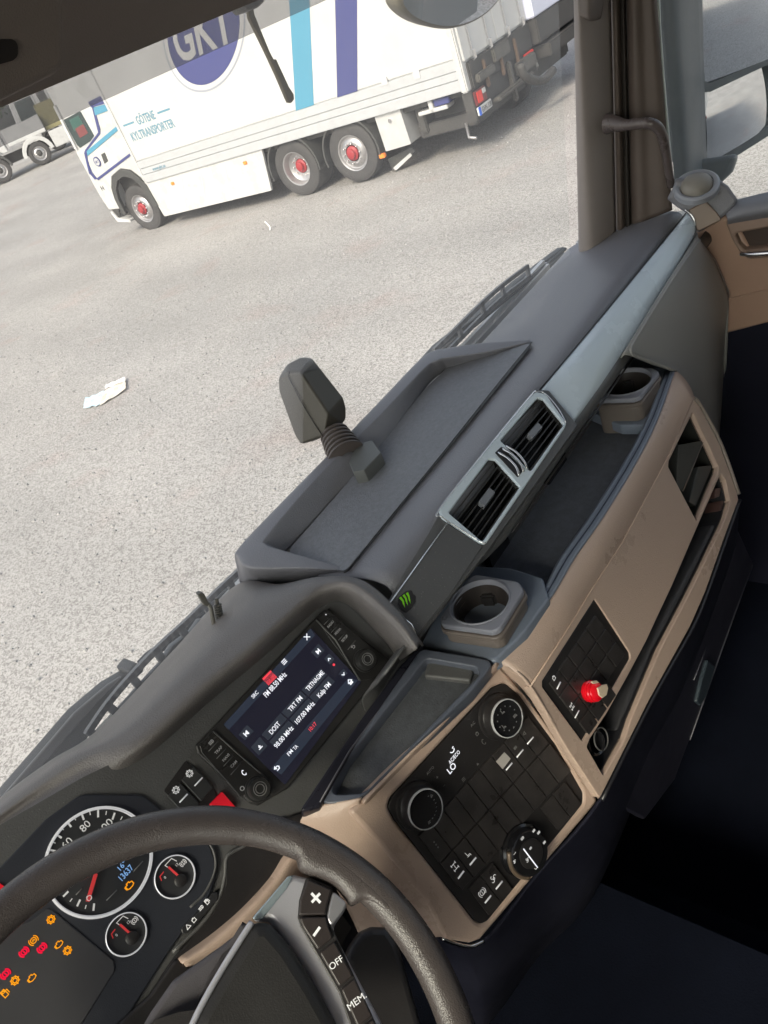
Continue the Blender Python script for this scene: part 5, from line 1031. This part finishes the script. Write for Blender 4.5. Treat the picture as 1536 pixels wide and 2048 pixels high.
# red cap
RC = PFc.uv(1190, 1383, .012)
rc = lathe('red_warning_knob', PFc, RC, [(.0130, .0), (.0140, .003), (.0140, .006), (.0128, .007), (.0136, .010), (.0124, .0115), (.0130, .0145), (.0105, .018), (.006, .0195), (0, .0195)], mat('glossy_red', (.80, .008, .02), .12, coat=.8, emit=(.5, 0, .01), es=.15), sw, 32); lab(rc, 'red round knob with a cracked cream cap')
prism('cream_cap', PFc, [(1196, 1376), (1206, 1370), (1214, 1368), (1217, 1376), (1214, 1390), (1206, 1396), (1199, 1390)], .0185, .0215, mat('cream', (.75, .60, .45), .5, var=.1, vscale=80), rc, r=.001, bevel=.0008)
prism('cream_chip', PFc, [(1184, 1363), (1193, 1361), (1198, 1365), (1188, 1368)], .016, .0185, MATS['cream'], rc)

# climate console on the driver's side
AC = from3(PZ(800, 1610, -.735), PZ(1010, 1365, -.735), PZ(960, 1850, -.90))
AC = Fr(AC.O, AC.pt(1010, 1365)-AC.pt(800, 1610), N=AC.N)
panel = [(1010, 1366), (1040, 1392), (1112, 1490), (1166, 1585), (1166, 1607), (1140, 1640), (975, 1842), (962, 1848), (950, 1842), (790, 1640), (776, 1615), (782, 1596), (985, 1376)]
acf = prism('climate_console', AC, [(994, 1322), (1060, 1400), (1130, 1495), (1197, 1600), (1190, 1612), (962, 1880), (940, 1888), (890, 1880), (850, 1800), (760, 1690), (700, 1625), (720, 1606), (780, 1545), (880, 1450)], -.018, .0, TAN, DB, r=.006, bevel=.005, holes=[panel], hr=.010)
rollr = [(992, 1323), (935, 1388), (820, 1500), (770, 1550), (722, 1600)]
A0 = Z(rollr, -.700); A1 = [AC.pt(x+9, y+12, -.001) for x, y in rollr]
patch('console_roll', [[p+Vector((-.004, .006, -.012)) for p in A0], A0, [(a*.5+b*.5)+Vector((-.002, -.004, .005)) for a, b in zip(A0, A1)], A1], TAN, DB, nu=30, nv=14, thick=.003)
# tan wing sweeping from the console to the left behind the wheel
wing = [[PZ(628, 1612, -.695), PZ(665, 1606, -.695), PZ(722, 1597, -.695)],
        [AC.pt(600, 1650, -.05), AC.pt(670, 1640, -.02), AC.pt(722, 1612, -.001)],
        [AC.pt(640, 1720, -.055), AC.pt(720, 1700, -.02), AC.pt(765, 1675, -.001)],
        [AC.pt(700, 1830, -.055), AC.pt(780, 1790, -.02), AC.pt(840, 1775, -.001)],
        [AC.pt(730, 1900, -.055), AC.pt(830, 1880, -.02), AC.pt(893, 1872, -.001)]]
patch('tan_wing', wing, TAN, DB, nu=24, nv=30, thick=.003)
tube('console_lower_edge', [AC.pt(*p, -.004) for p in ((885, 1876), (905, 1885), (940, 1893), (968, 1882))], .0024, CHR, DB, seg=8, sm=16)
tube('console_seam', [AC.pt(*p, .0012) for p in ((998, 1324), (1062, 1400), (1132, 1495), (1199, 1601))], .0016, BLK, DB, seg=6, sm=20)
acp = prism('climate_panel', AC, panel, -.012, -.002, BLK, DB, r=.010, bevel=.001)
a_, b_ = (24.4, -26.8), (43.5, 57)
def cz(x, y): return (760+x/3.072, 1300+y/3.072)
cells = grid('panel_key', AC, cz(340, 1187), a_, b_, [(0, j) for j in range(9)], BTN, acp, -.003, .0010)
cells += grid('panel_key', AC, cz(475, 1357), a_, b_, [(0, j) for j in range(9)], BTN, acp, -.003, .0010)
cells += grid('panel_key', AC, cz(645, 1510), a_, b_, [(0, 0), (0, 1)], BTN, acp, -.003, .0010)
cells += grid('panel_key', AC, cz(1078, 1000), a_, (36, 47), [(0, 0), (0, 1)], BTN, acp, -.003, .0010)
KA = .0013
for k, p, s in (('axle', (460, 1330), .0050), ('seat', (540, 1255), .0046), ('brake', (628, 1490), .0052), ('fan', (700, 1405), .0050), ('horn', (888, 512), .0028), ('lamp', (832, 600), .0028)):
    icon('key_icon', AC, k, cz(*p), s, .0006, PW if p[1] > 700 else GRYP, acp, off=KA)
for a, b, wd_ in (((480, 1405), (515, 1358), .0010), ((552, 1322), (590, 1275), .0010), ((645, 1555), (682, 1508), .0010), ((712, 1470), (752, 1420), .0010), ((905, 578), (942, 535), .0009), ((840, 660), (880, 612), .0009), ((775, 738), (812, 694), .0009)):
    tube('key_lamp', [AC.pt(*cz(*a), KA), AC.pt(*cz(*b), KA)], wd_, PW, acp, seg=6)
prism('grey_key_sticker', AC, [cz(714, 685), cz(765, 628), cz(803, 668), cz(755, 732)], .0005, .0016, mat('pale_sticker', (.5, .47, .45), .5), acp, r=.0005)
for q in range(3):
    lathe('key_dot', AC, AC.uv(*cz(333+q*12, 1180+q*16), KA), [(.0010, .0008), (.0010, KA+.0002), (0, KA+.0002)], GRYP, acp, 8)
txt('display_text', AC, 'AC/ECO', cz(456, 658), .0046, txtM, acp, off=-.0012, wid=.0190, bold=.004)
txt('display_text', AC, 'LO', cz(440, 725), .0075, txtM, acp, off=-.0012, wid=.0125, bold=.01)
link('display_icon', strokes_me(AC, [circ(1, 8, 0, 0, 200, 340), [(.5, .1), (1.1, .3)]], AC.uv(*cz(440, 612), -.0012), .0035, .0010, -.0012), txtM, acp)
txt('panel_text', AC, 'AC', cz(570, 455), .0034, GRYP, acp, off=-.0014, wid=.0075); txt('panel_text', AC, 'AUTO', cz(308, 740), .0030, GRYP, acp, off=-.0014, wid=.012)
for k, p, s in (('box', (597, 515), .003), ('phone', (637, 565), .004), ('plus', (352, 782), .0016), ('minus', (395, 832), .0016), ('list', (514, 795), .0028), ('tri', (600, 700), .0016)):
    icon('panel_icon', AC, k, cz(*p), s, .0005, GRYP, acp, off=-.0014)
def climate_knob(tp, r, h, marks, label):
    c = AC.uv(*tp, h); 
    base = lathe('climate_knob', AC, c, [(r*1.22, -.002), (r*1.19, .0015), (r*1.04, .0022), (r*.98, .004), (r*.95, h-.004), (r*.97, h-.001), (r*.94, h)], BLK, acp, 48); lab(base, label)
    lathe('chrome_ring', AC, c, [(r*.985, h-.002), (r*.985, h+.0006), (r*.93, h+.001), (r*.925, h-.001)], mat('ring_bright', (.85, .86, .88), .25, metal=.4), base, 56)
    lathe('knob_face', AC, c, [(r*.93, h), (r*.80, h-.0008), (0, h-.0008)], BLKG, base, 40)
    for (an, rr, k, s) in marks: link('knob_print', strokes_me(AC, ICON[k], (c[0]+r*rr*math.cos(R_(an)), c[1]+r*rr*math.sin(R_(an))), s, .0006, h-.0004), GRYP, base)
climate_knob(cz(783, 420), .0236, .018, [(90+k*30, .62, 'plus', .0009) for k in range(12)]+[(90, .45, 'seat', .0035), (200, .45, 'seat', .0035), (330, .5, 'lamp', .003), (270, .62, 'up', .002)], 'fan direction knob at the upper corner of the climate panel')
climate_knob(cz(282, 978), .0228, .018, [(250+k*18, .62, 'minus', .0008) for k in range(9)]+[(245, .68, 'tri', .0018), (20, .7, 'tri', .0018)], 'temperature knob at the left corner of the climate panel')
# rotary light switch
lc_ = AC.uv(*cz(925, 1250), .016); r = .0285
ls = lathe('light_switch', AC, lc_, [(r*1.12, -.002), (r*1.10, .004), (r*1.0, .006), (r*.96, .014), (r*.90, .0165), (0, .0165)], BLKG, acp, 56); lab(ls, 'large rotary light switch low on the climate panel')
patchpts = []
tube('switch_rim', [AC.w(lc_[0]+r*.99*math.cos(R_(a)), lc_[1]+r*.99*math.sin(R_(a)), .0115) for a in range(130, 235, 5)], .0032, mat('switch_bronze', (.20, .15, .11), .3, metal=.3), ls, seg=8)
lathe('switch_grip', AC, lc_, [(r*.62, .016), (r*.60, .0185), (r*.55, .019), (0, .019)], BLK, ls, 40)
tube('switch_pointer', [AC.pt(*cz(882, 1222), .0195), AC.pt(*cz(968, 1336), .0195)], .0008, txtM, ls, seg=6)
for k, p, s in (('lamp', (925, 1218), .002), ('fan', (908, 1290), .0028), ('lamp', (875, 1157), .0028), ('lamp', (1010, 1182), .0024), ('lamp', (945, 1110), .0024), ('lamp', (975, 1122), .0026), ('fan', (828, 1300), .0022), ('minus', (828, 1250), .0022), ('phone', (955, 1340), .002)):
    icon('switch_print', AC, k, cz(*p), s, .0007, DW, ls, off=.0195 if p[0] > 870 and 1200 < p[1] < 1300 else .0175)

# lower dash, glove box, floor side
LW = [[PFc.pt(1482, 1000, -.006), PFc.pt(1455, 1075, -.006), PFc.pt(1386, 1255, -.006), PFc.pt(1302, 1405, -.006), PFc.pt(1202, 1602, -.006), AC.pt(1080, 1745, -.012), AC.pt(965, 1886, -.012), AC.pt(890, 1884, -.012), AC.pt(780, 1800, -.03)]]
r0_ = LW[0]
LW.append([p+Vector((0, .005, -.03)) for p in r0_]); LW.append([Vector((p.x*1.0, p.y+.03, -1.10)) for p in r0_]); LW.append([Vector((p.x, p.y+.10, -1.30)) for p in r0_]); LW.append([Vector((p.x, p.y+.22, -1.54)) for p in r0_])
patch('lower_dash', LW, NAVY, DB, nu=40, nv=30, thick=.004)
GB = Fr((0, .385, 0), (1, 0, 0), N=(0, -1, 0))
gb = prism('glove_box', GB, [(1470, 1045), (1508, 1130), (1350, 1560), (1290, 1640), (1215, 1600), (1310, 1420), (1400, 1215)], -.01, .004, mat('glovebox_navy', (.017, .017, .030), .5, bump=.2, scale=800, var=.1), DB, r=.01, bevel=.004)
prism('glove_box_latch', GB, [(1416, 1320), (1432, 1333), (1412, 1395), (1402, 1412), (1394, 1405), (1404, 1362)], .003, .010, mat('latch_slate', (.04, .055, .07), .35), gb, r=.004, bevel=.003)
tube('glove_box_edge', [GB.pt(1505, 1130, .005), GB.pt(1440, 1310, .005), GB.pt(1380, 1480, .005)], .0012, mat('edge_slate', (.07, .07, .09), .35), gb, seg=6)
tube('glove_box_edge', [GB.pt(1413, 1295, .005), GB.pt(1388, 1360, .005)], .0012, MATS['edge_slate'], gb, seg=6)
link('knee_panel', mesh([(-.78, .70, -.95), (.26, .62, -.95), (.26, .75, -1.54), (-.78, .80, -1.54), (-.78, .76, -.72), (.26, .70, -.72)], [(0, 1, 2, 3), (4, 5, 1, 0)]), BLK, DB)
box('dash_body', (-.76, .62, -1.0), (.22, .84, -.72), BLK, DB, .02)
tunnel = box('engine_tunnel', (-.05, -.1, FLZ), (.55, .80, -1.25), CARPET, CAB, .05)
# dark seat edge at the lower right
ST = thing('passenger_seat', 'dark blue grey passenger seat cushion edge in the lower right shade', 'seat', (1.15, -.25, FLZ))
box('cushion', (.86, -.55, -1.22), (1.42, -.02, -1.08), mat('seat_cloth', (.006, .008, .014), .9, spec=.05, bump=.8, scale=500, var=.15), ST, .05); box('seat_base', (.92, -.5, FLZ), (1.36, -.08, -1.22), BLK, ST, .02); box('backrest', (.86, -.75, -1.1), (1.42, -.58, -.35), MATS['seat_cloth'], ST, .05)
# floor mat and pedal side details
tube('gear_lever_cable', [Vector((.15, .15, -1.2)), Vector((.0, .3, -1.15)), Vector((-.1, .45, -1.0))], .008, BLK, CAB, sm=12)

# ======================= STEERING WHEEL =======================
TL = R_(35); WC = Vector((-.058, .43, -.636)); WR = .2285
WF = Fr(WC, (1, 0, 0), N=(0, -math.sin(TL), math.cos(TL)))
SW = thing('steering_wheel', 'brown leather steering wheel with silver spoke and white marked control keys', 'steering wheel', WC)
def rim_mesh():
    n, m = 220, 24; V = []; F = []
    aL, aR = math.atan2(*reversed(WF.uv(440, 1655))), math.atan2(*reversed(WF.uv(510, 1655)))
    for i in range(n):
        a = 2*math.pi*i/n; am = (a+math.pi) % (2*math.pi)-math.pi; t_ = min(1, max(0, (am-aR)/(aL-aR))); t_ = t_*t_*(3-2*t_); rr = .0142+.0013*(t_ if -1.9 < am else 1)
        k = 1.0
        da = (a-R_(22)+math.pi) % (2*math.pi)-math.pi
        for j in range(m):
            b = 2*math.pi*j/m; rad = rr*(1.0+.05*math.cos(2*b)); 
            g_ = 1-.06*max(0, math.cos(b*1))**6
            V.append(WF.w((WR+rad*math.cos(b)*1.06)*math.cos(a), (WR+rad*math.cos(b)*1.06)*math.sin(a), rad*math.sin(b)*g_))
    for i in range(n):
        for j in range(m): F.append((i*m+j, ((i+1) % n)*m+j, ((i+1) % n)*m+(j+1) % m, i*m+(j+1) % m))
    return mesh(V, F)
rimo = link('rim', rim_mesh(), LEA, SW, True)
def wz(x, y): return (300+x/2.327, 1560+y/2.327)
def wp(nm, pts, o0, o1, m, par, r=.004, bevel=.003, **k): return prism(nm, WF, [wz(*p) for p in pts], o0, o1, m, par, r=r, bevel=bevel, **k)
# leather lobe where the spoke meets the rim: rows across, swelling from the inner edge to the rim
lob_in = [(535, 268), (600, 303), (642, 330), (678, 368), (692, 420), (735, 446), (800, 470), (860, 503), (905, 552), (935, 588), (985, 568), (1030, 582), (1080, 618), (1125, 640)]
lob_out = [(560, 205), (600, 214), (660, 240), (720, 272), (770, 296), (820, 325), (870, 355), (920, 392), (960, 425), (1000, 460), (1040, 500), (1080, 545), (1112, 580), (1135, 610)]
def lp_(a, b, t): return (a[0]*(1-t)+b[0]*t, a[1]*(1-t)+b[1]*t)
rw = []
for t, o in ((0, -.010), (.02, -.002), (.10, .0055), (.28, .0100), (.50, .0124), (.72, .0132), (.9, .01325), (1.0, .0118)):
    rw.append([WF.pt(*wz(*lp_(a, b, t)), o-(.002 if k in (0, 13) else 0)) for k, (a, b) in enumerate(zip(lob_in, lob_out))])
patch('leather_lobe', rw, LEA, rimo, nu=80, nv=26, thick=.004)
# silver spoke
SPM = mat('spoke_silver', (.62, .62, .68), .36, metal=.55, bump=.15, scale=900, var=.04)
spk = wp('spoke', [(640, 448), (672, 436), (735, 452), (840, 506), (925, 575), (900, 620), (850, 690), (960, 900), (1110, 1180), (880, 1240), (740, 930), (560, 655), (466, 652)], -.014, .002, SPM, SW, r=.008, bevel=.006)
wp('spoke_chamfer', [(640, 448), (668, 440), (640, 500), (520, 650), (468, 650)], .001, .004, mat('spoke_highlight', (.60, .72, .78), .25, metal=.7), spk, r=.003, bevel=.002)
wp('button_frame', [(728, 448), (856, 500), (830, 590), (824, 640), (862, 715), (1060, 1150), (1070, 1200), (960, 1220), (880, 990), (772, 805), (700, 680), (688, 640), (694, 560)], .001, .005, BLK, spk, r=.004, bevel=.001)
kp = [('plus_key', [(736, 462), (845, 510), (822, 592), (818, 626), (694, 628), (700, 560)]), ('minus_key', [(695, 638), (818, 636), (826, 665), (850, 735), (782, 790), (712, 682)]), ('off_key', [(790, 803), (858, 750), (945, 912), (882, 962)]), ('memory_key', [(890, 974), (952, 922), (1035, 1098), (968, 1150)]), ('blank_key', [(974, 1162), (1040, 1110), (1075, 1200), (990, 1230)])]
ks = [wp(nm, pts, .004, .0085, mat('wheel_key', (.035, .028, .027), .42, bump=.2, scale=900), spk, r=.002, bevel=.0014) for nm, pts in kp]
DAV = 0
def wicon(kind_lines, p, w, par): link('key_symbol', strokes_me(WF, [[WF.uv(*wz(*q), .0088) for q in l] for l in kind_lines], (0, 0), 1, w, .0089), PW, par)
wicon([[(754, 530), (790, 568)], [(756, 566), (788, 531)]], 0, .0023, ks[0]); wicon([[(764, 722), (788, 688)]], 0, .0023, ks[1])
def wtxt(s, p, h, wid, par):
    a, b = Vector(WF.uv(*wz(p[0], p[1]), .0089)), Vector(WF.uv(*wz(p[0]+40, p[1]-32), .0089)); an = math.atan2(b.y-a.y, b.x-a.x)
    link('key_text', txt_me(WF, s, tuple(a), h, .0089, wid=wid, ang=an), PW, par)
wtxt('OFF', (866, 850), .0052, .0130, ks[2]); wtxt('MEM.', (962, 1028), .0052, .0175, ks[3])
wp('satin_insert', [(852, 512), (918, 572), (900, 610), (842, 684), (822, 645), (832, 590)], .001, .0065, SATIN, spk, r=.003, bevel=.002)
# airbag pad
pad_in = [(476, 655), (560, 655), (660, 770), (790, 975), (935, 1240), (150, 1240), (215, 1085), (300, 935)]
pad = wp('airbag_pad', pad_in, -.02, .016, mat('pad_black', (.018, .017, .017), .5, bump=.25, scale=700, var=.12), SW, r=.014, bevel=.012)
tube('pad_edge_highlight', [WF.pt(*wz(*p), .011) for p in ((474, 662), (430, 730), (330, 890), (235, 1060), (170, 1200))], .0028, SPM, pad, seg=8, sm=20)  # silver line painted in for the highlight along the pad
lathe('hub', WF, (0, 0), [(.075, -.06), (.085, -.012), (0, -.012)], BLK, SW, 32)
# column shroud under the wheel
shp = [(470, 655), (300, 930), (170, 1240), (-90, 1240), (0, 1080), (105, 930), (180, 875), (330, 770), (420, 700)]
wp('column_shroud', shp, -.055, -.03, mat('shroud_grey', (.085, .08, .09), .42, bump=.3, scale=800, var=.06), SW, r=.008, bevel=.006)
tube('spoke_arm', [WF.w(-.04, 0, -.02), WF.w(-.15, .02, -.008), WF.w(-.225, .03, 0)], [.03, .022, .014], LEA, SW, sm=10)
wp('bracket_cover', [(905, 830), (935, 760), (980, 700), (1030, 678), (1110, 680), (1160, 760), (1300, 1240), (1010, 1240)], -.10, -.075, BLK, SW, r=.01, bevel=.008)

# ======================= SENSOR ON THE TRAY =======================
SF = Fr(PZ(650, 900, -.548), (1, .05, 0), N=(-.55, -.75, .36))
SN = thing('dash_camera_housing', 'brown black angular camera housing on a ribbed rubber stem at the tray edge', 'camera', PZ(690, 930, -.57))
SM = mat('sensor_brown', (.075, .068, .055), .38, bump=.3, scale=700, var=.08)
hl = [(623, 715), (601, 714), (574, 728), (557, 755), (558, 782), (590, 871), (602, 889), (633, 881), (650, 872), (683, 850), (692, 838), (692, 815), (686, 795), (632, 726)]
def hp(o, k=1, c=(625, 800)): return [SF.pt(c[0]+(x-c[0])*k, c[1]+(y-c[1])*k, o) for x, y in hl]
V = hp(-.045, .93)+hp(-.012, 1.0)
n = len(hl)
F = [(i, (i+1) % n, n+(i+1) % n, n+i) for i in range(n)] + [tuple(range(n))[::-1]]
s1, s2 = SF.pt(574, 745, .004), SF.pt(650, 872, .006)      # seam top / bottom
r1, r2, r3 = SF.pt(601, 744, .016), SF.pt(657, 828, .020), SF.pt(612, 722, .004)
i0 = len(V); V += [s1, s2, r1, r2, r3]
# outline indices: n+0 (623,715) ... ordered round
F += [(n+3, n+4, n+5, n+6, i0+1, i0), (n+6, n+7, n+8, i0+1), (n+2, n+3, i0), (n+1, n+2, i0, i0+2), (n+0, n+1, i0+2, i0+4), (i0, i0+1, i0+3, i0+2), (i0+1, n+8, n+9, i0+3), (i0+3, n+9, n+10, n+11, n+12), (i0+2, i0+3, n+12, n+13), (i0+4, i0+2, n+13), (n+0, i0+4, n+13)]
me = mesh(V, F); bm = bmesh.new(); bm.from_mesh(me); bmesh.ops.recalc_face_normals(bm, faces=bm.faces); bm.to_mesh(me)
hs = link('housing', me, SM, SN); bm.free(); md = hs.modifiers.new('b', 'BEVEL'); md.width = .0038; md.segments = 4; md.limit_method = 'ANGLE'; md.angle_limit = R_(12)
for p_ in me.polygons: p_.use_smooth = True
wn = hs.modifiers.new('w', 'WEIGHTED_NORMAL')
tube('housing_seam', [SF.pt(*p, .0055) for p in ((580, 742), (576, 752), (600, 800), (630, 850), (646, 873))], .0007, BLK, SN, seg=5)
top_ = SF.pt(664, 860, -.014); bot_ = PZ(694, 912, -.556)
axis = (top_-bot_).normalized(); bl = Fr(bot_, (1, 0, 0), N=axis); bl.N = axis; bl.U = axis.orthogonal().normalized(); bl.V = axis.cross(bl.U)
Lb = (top_-bot_).length; pr = [(.012, -.004)]
for k in range(6):
    z = Lb*k/6*.92; pr += [(.0300-.0013*k, z+.0005), (.0300-.0013*k, z+Lb*.06), (.0235-.0010*k, z+Lb*.09), (.0235-.0010*k, z+Lb*.13)]
pr += [(.017, Lb*.95), (.010, Lb+.004)]
lathe('ribbed_stem', bl, (0, 0), pr, mat('rubber_rib', (.095, .08, .075), .45, var=.1), SN, 40, smooth=False)
SB = Fr((0, 0, -.549), (1, 0, 0), N=(0, 0, 1))
prism('base_block', SB, [(698, 925), (712, 888), (744, 880), (762, 905), (728, 940), (706, 944)], -.026, 0, mat('base_grey', (.12, .125, .12), .45, bump=.2, scale=600), SN, r=.002, bevel=.0015)
# ======================= LOOSE CABLES THROUGH THE DASH =======================
CB = thing('loose_cables', 'two short loose cables, one coiled, poking up from the dash edge behind the radio', 'cable', PZ(437, 1260, -.575))
CM = mat('cable_grey', (.13, .125, .11), .45)
b0 = PZ(434, 1262, -.575)
tube('cable', [b0, PY(428, 1250, b0.y-.004), PY(424, 1228, b0.y-.006), PY(421, 1215, b0.y-.004), PY(416, 1208, b0.y)], .0028, CM, CB, sm=16)
prism('plug', Fr(PY(408, 1200, b0.y), (1, 0, 0), N=(-.3, -1, 0)), [(396, 1190), (402, 1186), (409, 1188), (420, 1210), (418, 1215), (408, 1211)], -.006, .003, CM, CB, r=.001, bevel=.001)
c0, c1 = PZ(442, 1258, -.575), PY(433, 1200, b0.y)
ax = (c1-c0); hel = []
uu = ax.orthogonal().normalized(); vv = ax.normalized().cross(uu)
for k in range(150):
    t = k/149; hel.append(c0+ax*t*.86+(uu*math.cos(t*70)+vv*math.sin(t*70))*.0042)
tube('coiled_sleeve', hel, .0014, CM, CB, seg=6); tube('cable', [c0, c0+ax*.5, c1, c1+ax*.05], .0026, CM, CB)
tube('thin_wire', [PZ(448, 1250, -.572), PZ(456, 1240, -.566), PZ(466, 1232, -.560), PZ(478, 1228, -.564)], .0007, CM, CB, sm=10)
tube('thin_wire', [PZ(424, 1276, -.585), PZ(428, 1268, -.578), PZ(438, 1263, -.574)], .0007, CM, CB, sm=8)

# ======================= WIPERS OUTSIDE THE GLASS =======================
WPY = Fr((0, .93, 0), (1, 0, 0), N=(0, -1, 0))
WG = mat('wiper_grey', (.17, .17, .165), .5, bump=.3, scale=300, var=.1)
W1 = thing('windscreen_wiper', 'dark grey wiper arm and slotted blade lying along the near windscreen base', 'wiper', WPY.pt(280, 1340), 'windscreen wipers')
prism('wiper_arm', WPY, [(0, 1600), (60, 1530), (150, 1425), (215, 1370), (256, 1346), (272, 1350), (222, 1404), (180, 1470), (140, 1535), (60, 1610)], -.02, .0, OUTB, W1, r=.004, bevel=.003)
prism('wiper_arm_face', WPY, [(0, 1600), (60, 1530), (150, 1425), (215, 1370), (252, 1347), (196, 1404), (130, 1480), (60, 1560), (20, 1610)], .0, .004, WG, W1, r=.003, bevel=.002)
prism('wiper_joint', WPY, [(256, 1344), (272, 1325), (289, 1334), (288, 1344), (275, 1356), (262, 1352)], -.02, .012, OUTB, W1, r=.004, bevel=.003)
tube('blade_spine', [WPY.pt(*p, .0) for p in ((280, 1328), (300, 1308), (320, 1298), (345, 1280), (375, 1252), (410, 1225), (480, 1160), (560, 1085))], .006, OUTB, W1, sm=30)
WB = Fr((0, .90, 0), (1, 0, 0), N=(0, -1, 0))
def ladder(path, wid, W_, n, m, fr):
    P = [Vector(fr.uv(*p)) for p in path]; L = [P[0]]
    P3 = resample([Vector((p.x, p.y, 0)) for p in P], n*2)
    mes = []
    lines = []
    for s in (-1, 1):
        q = []
        for i, p in enumerate(P3):
            t = (P3[min(i+1, len(P3)-1)]-P3[max(i-1, 0)]).normalized(); nn = Vector((-t.y, t.x, 0)); q.append((p.x+nn.x*wid*s, p.y+nn.y*wid*s))
        lines.append(q)
    mes.append(strokes_me(fr, lines, (0, 0), 1, wid*.75, 0, .003))
    for i in range(0, len(P3), 2):
        if i % 4: continue
        mes.append(strokes_me(fr, [[lines[0][i], lines[1][i]]], (0, 0), 1, wid*.9, 0, .003))
    return link('blade_frame', join(mes), m, W_)
ladder([(190, 1470), (228, 1415), (278, 1356), (330, 1302), (382, 1254), (434, 1202), (486, 1152), (560, 1076)], .012, W1, 15, WG, WB)
prism('blade_carrier', WB, [(330, 1315), (345, 1292), (385, 1262), (400, 1240), (415, 1238), (396, 1268), (360, 1300), (340, 1322)], -.006, .004, WG, W1, r=.002, bevel=.001)
tube('blade_rubber', [WB.pt(*p, -.02) for p in ((262, 1430), (357, 1326), (488, 1186), (600, 1060))], .0035, OUTB, W1)
tube('blade_rubber', [WB.pt(*p, -.02) for p in ((270, 1434), (366, 1332), (494, 1196), (600, 1075))], .0022, WG, W1)
W2 = thing('windscreen_wiper', 'dark grey slotted wiper blade lying along the far windscreen base beyond the tray', 'wiper', WPY.pt(960, 640), 'windscreen wipers')
prism('wiper_arm', WPY, [(840, 735), (880, 690), (905, 670), (950, 636), (1040, 560), (1128, 494), (1136, 497), (1060, 555), (985, 620), (930, 668), (900, 690), (870, 722)], -.02, .0, OUTB, W2, r=.002, bevel=.002)
ladder([(874, 710), (920, 664), (966, 618), (1006, 582), (1056, 544)], .012, W2, 8, WG, WB)
tube('blade_rubber', [WB.pt(*p, -.02) for p in ((900, 715), (985, 640), (1060, 570), (1126, 508))], .006, WG, W2)
tube('blade_spine', [WB.pt(*p, -.01) for p in ((885, 700), (950, 650), (1040, 575), (1130, 498))], .0045, OUTB, W2)
print('objects', len(bpy.data.objects))
